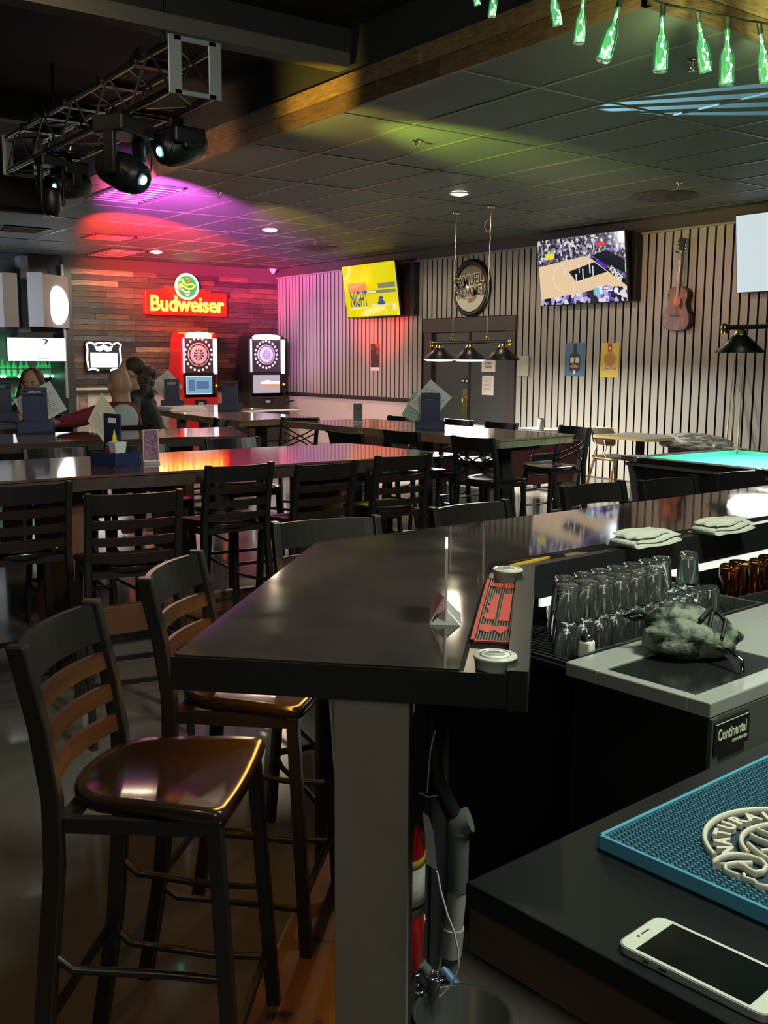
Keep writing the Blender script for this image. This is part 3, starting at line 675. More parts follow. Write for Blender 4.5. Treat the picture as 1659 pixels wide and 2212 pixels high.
L([(570,1390),(470,1450),(480,1510),(700,1510),(850,1480),(1140,1480)],.0034)
L([(680,1530),(680,1600),(800,1650),(920,1700)],.0032); L([(1000,1680),(1010,1740),(1180,1790),(1240,1860),(1414,1890),(1700,1960)],.0034)
L([(1170,860),(1300,930),(1414,970),(1560,1010)],.003); L([(1120,990),(1250,1060),(1414,1120),(1580,1180)],.003)
L([(1070,1140),(1180,1240),(1290,1330),(1414,1400),(1540,1440)],.0032); L([(1290,1270),(1414,1260),(1540,1290)],.003)
b.build('logo',m_cr,mm,label='cream raised ring logo with lettering')
# phone
q0=at(1345,2046,z=ZB+.008); q1=at(1440,1985,z=ZB+.008); q2=at(1659,2085,z=ZB+.008)
xd=(q2-q1); xd.z=0; xd.normalize(); yd=Vector((-xd.y,xd.x,0)); wph=.069; lph=.142
o0=q1-yd*wph
PM=frame((q1.x-xd.x*.005+(-yd*wph).x,q1.y-xd.y*.005+(-yd*wph).y,ZB),xd,(0,0,1))
PM=frame(((q1-xd*.012-yd*wph*1.36).x,(q1-xd*.012-yd*wph*1.36).y,ZB),xd,(0,0,1))@Matrix.Diagonal((1.36,1.36,1.15,1))
ph=thing('phone','white smartphone with a dark screen lying near the mat','phone',M=PM)
def rrect(x0,x1,y0,y1,r,n=6):
    pts=[]
    for cx_,cy_,a0 in ((x1-r,y1-r,0),(x0+r,y1-r,90),(x0+r,y0+r,180),(x1-r,y0+r,270)):
        for i in range(n+1): a=R_(a0+90*i/n); pts.append((cx_+r*math.cos(a),cy_+r*math.sin(a)))
    return pts
MB().prism(rrect(0,lph,0,wph,.011),0,.0075,smooth=False).build('body',mat('phone_silver',(.42,.42,.42),.25,metal=.5),ph,bevel=.002,seg=3)
MB().prism(rrect(.0015,lph-.0015,.0015,wph-.0015,.010),.0074,.0082).build('face',mat('phone_white',(.62,.66,.55),.25),ph)
MB().bb(.018,lph-.018,.005,wph-.005,.0081,.0085).build('screen',mat('phone_glass',(.006,.008,.008),.1,rvar=.05,nscale=20),ph)
MB().bb(.0075,.009,wph/2-.006,wph/2+.006,.0082,.0085).lathe([(0,.0082),(.0014,.0082),(.0014,.0086),(0,.0086)],(.0085,wph/2-.011,0),10).build('earpiece',m_ink,ph)
MB().tube([(.03,-.0006,.004),(.035,-.0006,.004)],.0012,6).tube([(.045,-.0006,.004),(.052,-.0006,.004)],.0012,6).build('side_buttons',m_chrome,ph)

# ================================================================ fire extinguisher, pipes, bucket behind the end panel
ew=e1; EXD=D0+.16
pt=at(897,1762,D=EXD); pb_=at(897,2085,D=EXD); rad=.052
pxr=at(917,1900,D=EXD); ee=(pxr.x-pxr.y)/s2-rad*1.0
ex=thing('fire_extinguisher','red fire extinguisher on the inside of the bar end panel','extinguisher',(*de(EXD,ee),pb_.z),R_(45))
H=pt.z-pb_.z
m_ered=mat('extinguisher_red',(.5,.012,.012),.18,coat=.5)
MB().lathe([(0,0),(rad*.9,0),(rad,.008),(rad,H-.07),(rad*.93,H-.045),(rad*.7,H-.02),(rad*.35,H-.004),(rad*.3,H)],(0,0,0),36).build('cylinder',m_ered,ex)
MB().lathe([(rad+.0006,H*.38),(rad+.001,H*.38),(rad+.001,H*.74),(rad+.0006,H*.74)],(0,0,0),36).build('paper_label',mat('ext_label',(.62,.64,.56),.5,col2=(.5,.5,.45),nscale=90),ex)
MB().lathe([(rad+.0012,H*.70),(rad+.0016,H*.70),(rad+.0016,H*.755),(rad+.0012,H*.755)],(0,0,0),36).build('yellow_band',mat('band_yellow',(.6,.5,.05),.5),ex)
MB().lathe([(rad+.001,H*.44),(rad+.004,H*.44),(rad+.004,H*.47),(rad+.001,H*.47)],(0,0,0),36).build('strap',m_str,ex)
MB().lathe([(rad*.3,H),(rad*.34,H+.02),(rad*.2,H+.03),(0,H+.03)],(0,0,0),16).bb(-.012,.012,-.03,.03,H+.03,H+.04).build('valve',m_chrome,ex)
MB().bar((0,-.03,H+.045),(0,.06,H+.075),.014,.006).bar((0,-.02,H+.03),(0,.05,H+.045),.014,.005).build('handle',m_black,ex)
b=MB(); text_into(b,'O',.05,frame((rad*.72,-rad*.72,H*.27),(.7,.7,0),(.7,-.7,0)),.002,.002); b.build('print',mat('label_white'),ex)
v0=at(919,1757,D=EXD-.02)
MB().add([at(912,1757,D=EXD-.03)-Vector(de(EXD,ee)+(pb_.z,)) for _ in range(0)],[]) if False else None
# tag
tg=thing('inspection_tag','grey paper inspection tag hanging beside the extinguisher neck','tag',(0,0,0))
Q=[at(913,1755,D=EXD-.01),at(927,1765,D=EXD-.01),at(937,1800,D=EXD-.01),at(944,1882,D=EXD-.01),at(920,1865,D=EXD-.01),at(918,1800,D=EXD-.01)]
nrm=Vector((.7,.7,0))*.001
MB().add(Q+[q+nrm for q in Q],[(0,1,2,3,4,5),(11,10,9,8,7,6)]+[(i,(i+1)%6,6+(i+1)%6,6+i) for i in range(6)]).build('card',mat('tag_grey',(.30,.29,.26),.6),tg)
tg['label']='grey paper inspection tag hanging beside the extinguisher neck'
# white cord
Dc=D0+.22
pts=[(882,1658),(888,1690),(905,1712),(925,1722),(945,1718)]
t=thing('white_cord','thin white cord hanging down past the pale pipe','cord',(0,0,0))
cpts=[(944,1882),(952,1925),(966,1975),(980,2010),(989,2050),(991,2085),(980,2120),(955,2150),(925,2165),(895,2170)]
MB().tube([at(x,y,D=Dc) for x,y in cpts],.0022,6).build('cord',mat('cord_white',(.6,.6,.52),.5),t)
MB().tube([at(x,y,D=Dc) for x,y in pts],.0018,6).tube([at(x,y,D=Dc) for x,y in ((940,1578),(930,1620),(925,1680),(923,1712))],.0018,6).build('cord_loop',mat('cord_grey',(.3,.3,.27),.5),t)
# pvc drain pipe
DP=D0+.42
t=thing('drain_pipe','pale grey plastic drain pipe with a coupling','pipe',(0,0,0))
a1,a2,a3,a4=at(990,1795,D=DP),at(987,1920,D=DP),at(978,2010,D=DP),at(972,2060,D=DP)
m_pvc=mat('pvc_grey',(.33,.34,.29),.4)
MB().tube([a1,a2],.026,16).build('upper_pipe',mat('pvc_dark',(.10,.11,.095),.45),t)
MB().tube([a2,a3],.0235,16).build('lower_pipe',m_pvc,t)
MB().tube([a3+Vector((0,0,.01)),a4],.0275,16).build('coupling',m_pvc,t)
MB().tube([at(1015,1770,D=DP),a1+Vector((0,0,.02)),a1],.03,14).build('elbow',mat('pvc_dark'),t)
MB().tube([at(925,1500,D=DP),at(932,1600,D=DP),at(945,1690,D=DP),at(985,1770,D=DP)],.02,10).build('hose',mat('hose_black',(.006,.006,.006),.5),t)
MB().tube([a4,a4+Vector((0,0,-.08)),Vector((a4.x,a4.y,.0))],.02,10).build('tail_pipe',mat('pvc_dark'),t)
# hoses and clamps below the extinguisher
t=thing('hose_bundle','tangle of dark hoses with shiny clamps below the extinguisher','hoses',(0,0,0))
b=MB()
b.tube([at(890,2085,D=Dc),at(893,2120,D=Dc),at(905,2150,D=Dc),at(888,2180,D=Dc),at(884,2260,D=Dc)],.014,10)
b.tube([at(905,2078,D=Dc),at(925,2100,D=Dc),at(940,2108,D=Dc),at(938,2140,D=Dc),at(928,2200,D=Dc),at(920,2290,D=Dc)],.013,10)
b.build('hose',mat('hose_grey',(.09,.10,.10),.4),t)
b=MB()
for px,py in ((935,2106),(945,2110),(903,2136),(893,2100)): p=at(px,py,D=Dc-.01); b.lathe([(.016,-.003),(.019,-.003),(.019,.003),(.016,.003),(.016,-.003)],p,14).ell(p+Vector((.0,-.0,.008)),.006,8,6)
b.build('hose_clamp',m_chrome,t)
MB().tube([at(x,y,D=Dc-.01) for x,y in ((875,2165),(900,2163),(920,2175),(929,2200))],.004,6).build('white_wire',mat('cord_white'),t)
# bucket with blue hose
bz=at(1000,2130,z=.30); t=thing('floor_bucket','black bucket on the floor behind the bar with a blue hose hanging in','bucket',(bz.x,bz.y,0))
MB().lathe([(0,.002),(.075,.002),(.098,.235),(.106,.238),(.106,.228),(.098,.225),(.072,.012),(0,.012)],(0,0,0),28).build('pail',mat('bucket_black',(.03,.031,.028),.35),t)
t2=thing('blue_hose','short blue hose drooping into the black bucket','hose',(0,0,0))
c0=at(955,2092,D=DP-.02); c1=at(985,2130,D=DP-.04); c2=at(1018,2172,D=DP-.06)
MB().tube([c0,c1,c2],.013,12).build('hose',mat('hose_blue',(.06,.15,.30),.35),t2)
p=at(893,1545,D=D0+.1); t=thing('hanging_clip','small pale plastic clip under the bar top beside the end panel','clip',(0,0,0))
MB().tube([at(896,1512,D=D0+.1),at(893,1530,D=D0+.1),at(889,1545,D=D0+.1)],[.002,.004,.003],8).build('clip',mat('clip_white',(.6,.6,.55),.4),t)
# ================================================================ STOOLS
m_fr=mat('stool_frame_black',(.012,.011,.010),.35)
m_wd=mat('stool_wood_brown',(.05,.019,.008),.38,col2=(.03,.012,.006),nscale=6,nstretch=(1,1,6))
m_seat=mat('seat_vinyl_dark',(.016,.010,.007),.2,spec=.6)
m_seatb=mat('seat_vinyl_black',(.012,.012,.012),.2,spec=.6)
def seat_mesh(b,z=.752,th=.036):
    # flat saddle seat: straight front edge with tight corners, sides closing to a rounded back
    ring=[]
    fx,fy_,bx=.197,.135,.172
    for k in range(5): a=R_(90*k/4); ring.append((fx-.022+.022*math.cos(a),fy_-.022+.022*math.sin(a)))
    for k in range(1,5): ring.append((fx-.022-(2*fx-.044)*k/5,fy_+.004*math.sin(PI*k/5)))
    for k in range(5): a=R_(90+90*k/4); ring.append((-fx+.022+.022*math.cos(a),fy_-.022+.022*math.sin(a)))
    ring+= [(-fx+.004,.06),(-bx-.008,-.02)]
    for k in range(13): a=R_(180+180*k/12); ring.append((bx*math.cos(a),-.085-.135*abs(math.sin(a))**.8))
    ring+= [(bx+.008,-.02),(fx-.004,.06)]
    n=len(ring); vs=[];fs=[]
    lv=[(.93,-th),(.985,-th*.8),(1.0,-th*.45),(.985,-.006),(.955,-.001),(.85,-.004),(.6,-.010),(.3,-.013)]
    cy0=-.04
    for k,zz in lv:
        for x,y in ring: vs.append((x*k,cy0+(y-cy0)*k,z+zz+.010*min(1,(abs(x*k)/.2)**2)-.006*max(0,(y-cy0)*k/.17)**2))
    vs.append((0,cy0,z-.014)); m=len(lv)
    for i in range(m-1):
        for k in range(n): fs.append((i*n+k,i*n+(k+1)%n,(i+1)*n+(k+1)%n,(i+1)*n+k))
    for k in range(n): fs.append(((m-1)*n+k,(m-1)*n+(k+1)%n,len(vs)-1))
    b.add(vs,fs,True); b.add(vs[:n],[tuple(range(n))[::-1]])
POST=[(-.205,.0),(-.205,.0)]
def rear_post(s):
    return [(s*.205,-.285,0),(s*.200,-.235,.30),(s*.192,-.205,.62),(s*.188,-.205,.76),(s*.186,-.225,.90),(s*.186,-.262,1.065)]
def post_at(z,s=1):
    P=rear_post(s)
    for a,b in zip(P,P[1:]):
        if a[2]<=z<=b[2]: t=(z-a[2])/(b[2]-a[2]); return tuple(a[i]+(b[i]-a[i])*t for i in range(3))
    return P[-1]
def sweep_rect(b,pts,w,d):
    for a,c in zip(pts,pts[1:]): b.bar(a,c,w,d,up=(1,0,0))
def prism_path(b,pts,hw,hd):
    vs=[];fs=[]
    for (x,y,z) in pts: vs+= [(x-hw,y-hd,z),(x+hw,y-hd,z),(x+hw,y+hd,z),(x-hw,y+hd,z)]
    for i in range(len(pts)-1):
        for k in range(4): fs.append((i*4+k,i*4+(k+1)%4,i*4+4+(k+1)%4,i*4+4+k))
    fs.append((3,2,1,0)); n=len(vs); fs.append((n-4,n-3,n-2,n-1)); b.add(vs,fs)
def curved_slat(z,hh,th=.012,bow=.035,s=None):
    b=MB(); n=10; vs=[];fs=[]
    x0,y0,_=post_at(z-hh/2); x1,y1,_=post_at(z+hh/2)
    for i in range(n+1):
        t=i/n*2-1; dy=-bow*(1-t*t)
        for (yy,zz,xx) in ((y0,z-hh/2,x0),(y1,z+hh/2,x1)):
            vs.append((t*(xx-.008),yy+dy+th/2,zz)); vs.append((t*(xx-.008),yy+dy-th/2,zz))
    for i in range(n):
        a=i*4; c=a+4; fs+=[(a,c,c+2,a+2),(a+1,a+3,c+3,c+1),(a+2,c+2,c+3,a+3),(a,a+1,c+1,c)]
    fs+=[(0,2,3,1),(n*4,n*4+1,n*4+3,n*4+2)]
    b.add(vs,fs); return b
def stool(name,label,kind,loc,rz,group,seatm,rungm=None):
    t=thing(name,label,'stool',loc,rz,group)
    b=MB(); seat_mesh(b); b.build('seat',seatm,t)
    b=MB(); b.bar((-.17,.108,.71),(.17,.108,.71),.02,.03,up=(0,0,1)).bar((-.17,-.19,.71),(.17,-.19,.71),.02,.03).bar((-.172,.108,.71),(-.183,-.19,.71),.02,.03).bar((.172,.108,.71),(.183,-.19,.71),.02,.03).build('seat_frame',m_fr,t)
    for s in (-1,1):
        b=MB(); prism_path(b,rear_post(s),.014,.019); b.build('back_post',m_fr if kind=='x' else m_fr,t,bevel=.004)
        b=MB(); prism_path(b,[(s*.196,.150,0),(s*.172,.108,.725)],.015,.015); b.build('leg',m_fr,t,bevel=.003)
    if kind=='ladder':
        curved_slat(1.015,.085,.014).build('top_rail',m_fr,t)
        for z in (.928,.855,.785): curved_slat(z,.038,.011).build('rung',rungm or m_wd,t)
    else:
        curved_slat(1.01,.10,.014).build('top_rail',m_fr,t)
        for s in (-1,1):
            for o_ in (-.022,.022):
                MB().tube([(s*.18,post_at(.955)[1]-.004,.955+o_*1.2),(s*.06,-.262,.895+o_),(-s*.06,-.252,.845+o_),(-s*.18,post_at(.775)[1],.785+o_)],.0065,6).build('cross_bar',m_fr,t)
    # foot rings
    for z,sg in ((.22,1),(.40,1)):
        for s in (-1,1):
            xr,yr,_=post_at(z,s); f=z/.69; xf=s*(.196-.024*f); yf=.150-.042*f
            MB().tube([(xr,yr,z+.05),(xr*.97,yr+.05,z+.01),(xf*.96,0,z),(xf,yf,z)],.009,8).build('stretcher',m_fr,t)
    MB().bar((-.188,.136,.25),(.188,.136,.25),.012,.022).build('front_stretcher',m_fr,t)
    MB().bar((-.198,-.255,.26),(.198,-.255,.26),.012,.02).build('rear_stretcher',m_fr,t)
    return t
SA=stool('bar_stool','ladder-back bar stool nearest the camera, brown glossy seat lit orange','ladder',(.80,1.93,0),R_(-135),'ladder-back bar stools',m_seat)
def near(px,py,z=1.06): p=at(px,py,z=z); return p
# second at the return, set from its back posts
def place(src,lab,px,py,ang,group,back=.255,z=1.06):
    """px,py: middle of the back's top; ang: world heading the stool faces"""
    p=at(px,py,z=z); a=R_(ang); loc=(p.x+math.cos(a)*back,p.y+math.sin(a)*back,0)
    return dup(src,loc,a-PI/2,lab,group)
p=at(130,1345,z=1.06); a=R_(-41); SA.location=(p.x+math.cos(a)*.255,p.y+math.sin(a)*.255,0); SA.rotation_euler=(0,0,a-PI/2)
GL='ladder-back bar stools'
place(SA,'second ladder-back bar stool along the angled bar end, behind the nearest one',377,1220,-45,GL)
SB=None
m_wd_unlit=mat('stool_wood_unlit',(.016,.010,.008),.4)  # same wood painted darker because these stools stand unlit
def placeB(lab,px,py,ang):
    global SB
    if SB is None:
        p=at(px,py,z=1.06); a=R_(ang); SB=stool('bar_stool',lab,'ladder',(p.x+math.cos(a)*.255,p.y+math.sin(a)*.255,0),a-PI/2,GL,m_seat,m_wd_unlit)
    else: place(SB,lab,px,py,ang,GL)
for px,py,ang,lab in ((707,1123,-100,'ladder-back stool at the outer bar corner, only its top shows above the counter'),
  (1018,1090,-88,'ladder-back stool pushed under the long bar, below the hanging lamp'),
  (1283,1046,-90,'ladder-back stool at the long bar in front of the low wooden chair'),
  (1445,1034,-90,'ladder-back stool at the long bar before the pool table corner'),
  (1595,1020,-90,'ladder-back stool at the long bar nearest the right edge')):
    placeB(lab,px,py,ang)
row=[(55,1046,88,'leftmost ladder-back stool at the long dark table'),
 (290,1063,80,'ladder-back stool at the long dark table, second from left, pulled out'),
 (518,1003,92,'ladder-back stool at the long dark table, third from left'),
 (706,1000,94,'ladder-back stool at the long dark table, fourth from left'),
 (872,983,90,'ladder-back stool at the right end of the long dark table')]
for px,py,ang,lab in row: placeB(lab,px,py,ang)
# far side of the long table
for px,py,ang,lab in ((503,946,-95,'dark stool on the far side of the long dark table, curved top rail showing'),(300,962,-90,'dark stool on the far side of the long table behind the blue caddy'),(120,968,-90,'dark stool on the far side of the long table at left')):
    placeB(lab,px,py,ang)
SX=stool('cross_back_stool','cross-back stool at the oak table end, seen from behind, black seat','x',(4.6,5.1,0),R_(-90),'cross-back bar stools',m_seatb)
p=at(1022,944,z=1.06); a=R_(8); SX.location=(p.x+math.cos(a)*.255,p.y+math.sin(a)*.255,0); SX.rotation_euler=(0,0,a-PI/2)
GX='cross-back bar stools'
for px,py,ang,lab in ((1242,922,172,'cross-back stool right of the oak table, angled braces against the maroon pool table'),
  (868,931,5,'cross-back stool at the oak table left of the caddy'),
  (748,934,5,'cross-back stool at the far part of the oak tables, only the top rail clear'),
  (648,903,-150,'cross-back stool at the corner of the paper-covered far table'),
  (868,900,185,'cross-back stool on the wall side of the oak tables, left of the caddy'),
  (990,907,180,'cross-back stool on the wall side in front of the grey doors'),
  (1083,913,180,'cross-back stool on the wall side below the brass door pull'),
  (475,905,170,'cross-back stool behind the far left table with red reflections')):
    place(SX,lab,px,py,ang,GX)

# ================================================================ TABLES
m_tw=mat('table_wood_dark',(.075,.034,.024),.10,col2=(.13,.065,.045),nscale=3,nstretch=(1,7,1),coat=.6,spec=.6)
m_to=mat('table_wood_oak',(.33,.22,.12),.16,col2=(.22,.14,.07),nscale=3,nstretch=(8,1,1),coat=.5)
m_tb=mat('bark_edge',(.035,.022,.015),.6,bump=.5,bscale=14)
m_leg=mat('slab_leg_wood',(.14,.06,.025),.45,col2=(.09,.04,.018),nscale=4,nstretch=(1,1,.3))
m_iron=mat('table_leg_black',(.012,.012,.013),.4)
def wavy(pts,amp,seed,step=.12):
    rr=random.Random(seed); out=[]
    for (a,b) in zip(pts,pts[1:]+pts[:1]):
        L=math.hypot(b[0]-a[0],b[1]-a[1]); n=max(2,int(L/step)); nx_,ny_=(b[1]-a[1])/L,-(b[0]-a[0])/L
        for i in range(n):
            t=i/n; k=amp*math.sin(t*L*3+seed)*math.sin(t*L*7.3+seed*2)*(1 if 0<i else 0)
            out.append((a[0]+(b[0]-a[0])*t+nx_*k,a[1]+(b[1]-a[1])*t+ny_*k))
    return out
def table(lab,pts,th,mt,me,legs,stretch=None,wav=0,seed=1,grp='high tables',legm=None,slab=True):
    cx_=sum(p[0] for p in pts)/len(pts); cy_=sum(p[1] for p in pts)/len(pts)
    t=thing('high_table',lab,'table',(cx_,cy_,0),0,grp)
    loc=[(x-cx_,y-cy_) for x,y in pts]
    if wav: loc=wavy(loc,wav,seed)
    MB().prism(loc,BT-.012,BT).build('tabletop',mt,t,bevel=.002)
    MB().prism([(x*.995,y*.985) for x,y in loc],BT-th,BT-.012).build('edge_slab',me,t)
    for lx,ly in legs:
        b=MB(); lx-=cx_; ly-=cy_
        if slab: b.prism([(-.035,-.30),(.035,-.30),(.035,.30),(-.035,.30)],0.06,BT-th,c=(lx,ly,0)).prism([(-.05,-.36),(.05,-.36),(.05,.36),(-.05,.36)],0,.06,c=(lx,ly,0))
        else: b.box((lx,ly,(BT-th)/2),(.09,.09,BT-th)).box((lx,ly,.02),(.5,.5,.03)).box((lx,ly,BT-th-.02),(.4,.4,.03))
        b.build('leg',legm or m_leg,t,bevel=.004)
    if stretch:
        (a,b_)=stretch; MB().bar((a[0]-cx_,a[1]-cy_,.17),(b_[0]-cx_,b_[1]-cy_,.17),.05,.16).build('stretcher',m_leg,t,bevel=.004)
    return t
G4='high tables'
T1=table('long dark live-edge table nearest the bar, glossy with red reflections',[(.2,4.84),(3.66,4.78),(4.0,4.97),(3.88,5.80),(.2,5.80)],.075,m_tw,m_tb,[(1.72,5.30),(3.35,5.30)],((1.72,5.3),(3.35,5.3)),.02,3)
T2=table('dark glossy table in the second row with the bald man',[(.9,7.02),(3.2,6.90),(3.62,6.72),(4.02,7.72),(.9,7.95)],.07,m_tw,m_tb,[(1.7,7.4),(3.3,7.35)],None,.02,5)
T3=table('oak high table with a white sheet in front of the dart machines',[(4.47,8.45),(5.45,8.62),(5.35,10.22),(4.55,10.2)],.06,m_to,m_to,[(4.95,8.9),(4.95,9.9)],slab=False,legm=m_iron)
T3b=table('oak high table under the red dart machine, farthest left',[(4.62,10.26),(5.8,10.3),(5.8,11.7),(4.72,11.7)],.06,m_to,m_to,[(5.2,10.7),(5.2,11.3)],slab=False,legm=m_iron)
T4=table('oak high table with the white glare and the blue caddy',[(4.98,5.43),(5.88,5.56),(5.75,7.05),(4.9,7.05)],.065,m_to,m_to,[(5.3,5.75),(5.3,6.7)],slab=False,legm=m_iron)
T4b=table('oak high table joined behind the one with the blue caddy',[(4.86,7.08),(5.8,7.08),(5.72,8.15),(4.8,8.15)],.055,m_to,m_to,[(5.2,7.6)],slab=False,legm=m_iron)
T5=table('dark table beyond the bald man, at the left edge',[(.8,8.5),(2.9,8.42),(2.9,9.15),(.8,9.2)],.06,m_tw,m_tb,[(1.3,8.85),(2.5,8.8)])
# low tables and chairs by the slat wall
def low_table(lab,c,w_,d_,rz=0):
    t=thing('low_table',lab,'table',(c[0],c[1],0),rz,'small tables by the slat wall')
    MB().prism(rrect(-w_/2,w_/2,-d_/2,d_/2,.07),.74,.765).build('tabletop',mat('laminate_grey',(.20,.20,.18),.3),t)
    MB().prism(rrect(-w_/2-.004,w_/2+.004,-d_/2-.004,d_/2+.004,.072),.735,.7638).build('ply_edge',mat('plywood_edge',(.62,.40,.10),.4),t)
    MB().box((0,0,.37),(.07,.07,.73)).build('column',m_iron,t)
    MB().box((0,0,.015),(.5,.08,.03)).box((0,0,.015),(.08,.5,.03)).build('foot',m_iron,t,bevel=.004)
c0=at(1402,950,z=.76); low_table('small grey-topped table with plywood edge behind the pool table corner',(c0.x+.36,c0.y+.42),.72,.84)
c1=at(1285,932,z=.76); low_table('small plywood-edged table partly behind the low chair',(c1.x+.15,c1.y+.42),.45,.6)
c2=at(1175,932,z=.76); low_table('small plywood-edged table behind the oak table with a glass jar',(c2.x+.22,c2.y+.32),.5,.6)
t=thing('glass_jar','clear glass jar standing on the small table behind the oak table','jar',(c2.x+.08,c2.y+.14,.766))
MB().lathe([(0,0),(.04,0),(.042,.01),(.042,.12),(.038,.13),(.038,.127),(.039,.012),(0,.01)],(0,0,0),18).build('jar_body',mat('jar_glass',(.55,.58,.5),.1,trans=.5),t)
MB().lathe([(.0,.131),(.04,.131),(.04,.145),(0,.147)],(0,0,0),18).build('lid',m_chrome,t)
def low_chair(lab,loc,rz,grp='low wooden-legged chairs'):
    t=thing('low_chair',lab,'chair',loc,rz,grp)
    mp=mat('chair_shell_dark',(.035,.026,.018),.4); mpe=mat('ply_edge_pale',(.65,.42,.17),.4); ml=mat('chair_leg_oak',(.40,.19,.075),.45); mw_=mat('white_metal',(.7,.68,.6),.35)
    MB().prism(rrect(-.21,.21,-.20,.20,.07),.445,.46).build('seat',mp,t)
    MB().prism(rrect(-.212,.212,-.202,.202,.071),.432,.445).build('seat_edge',mpe,t)
    b=MB(); n=12; vs=[];fs=[]
    hgt=[(-.10,.80),(-.07,1),(0,1.04),(.07,1.0),(.11,.82)]
    for z,kx in hgt:
        for i in range(n+1):
            u_=(i/n*2-1); x=u_*.205*kx; y=-.235+.06*u_*u_*1.0+ (z)*-.12
            vs.append((x,y,.70+z))
    for j in range(len(hgt)-1):
        for i in range(n): a=j*(n+1)+i; fs.append((a,a+1,a+n+2,a+n+1))
    k=len(vs); vs+= [(x,y+.014,z) for x,y,z in vs]; fs+=[tuple(k+i for i in f)[::-1] for f in fs]
    per=[i for i in range(n+1)]+[j*(n+1)+n for j in range(1,5)]+[4*(n+1)+i for i in range(n-1,-1,-1)]+[j*(n+1) for j in range(3,0,-1)]
    b.add(vs,fs,True); b.build('backrest',mp,t)
    b=MB(); ed=[Vector(vs[i])+Vector((0,.007,0)) for i in per]; b.tube(ed,.0085,6,closed=True).build('backrest_edge',mpe,t)
    for s in (-1,1): MB().tube([(s*.09,-.232,.66),(s*.09,-.20,.57),(s*.09,-.235,.50),(s*.10,-.19,.44)],.008,8).build('back_strut',mw_,t)
    for sx,sy in ((-1,-1),(1,-1),(-1,1),(1,1)):
        l=MB().tube([(sx*.23,sy*.24,0),(sx*.19,sy*.185,.30)],[.012,.016],10).build('leg',ml,t)
        MB().tube([(sx*.19,sy*.185,.30),(sx*.165,sy*.155,.435)],.0165,10).build('leg_socket',mw_,l)
    MB().bar((-.17,-.16,.42),(.17,-.16,.42),.012,.02).bar((-.17,.16,.42),(.17,.16,.42),.012,.02).build('seat_frame',mw_,t)
    return t
pc_=at(1326,986,z=.45); ch=low_chair('low chair with dark curved back and oak legs near the pool table',(pc_.x,pc_.y,0),R_(-98))
# crumpled plastic-wrapped stack behind the pool table
p=at(1500,950,x=9.45); hb=p.z; t=thing('wrapped_bin','grey plastic-wrapped bin between the small table and the cues','bin',(p.x,p.y,0))
MB().box((0,0,hb/2-.03),(.36,.40,hb-.06),taper=1.08).build('bin_body',mat('bin_dark',(.05,.05,.05),.5),t,bevel=.02)
blob('plastic_wrap',mat('plastic_wrap_grey',(.16,.165,.155),.22,col2=(.5,.52,.48),nscale=9,nstretch=(1,1,4),contrast=(.45,.55)),t,(0,0,hb-.03),(.26,.46,.10),5,.28,seg=36,rings=20)

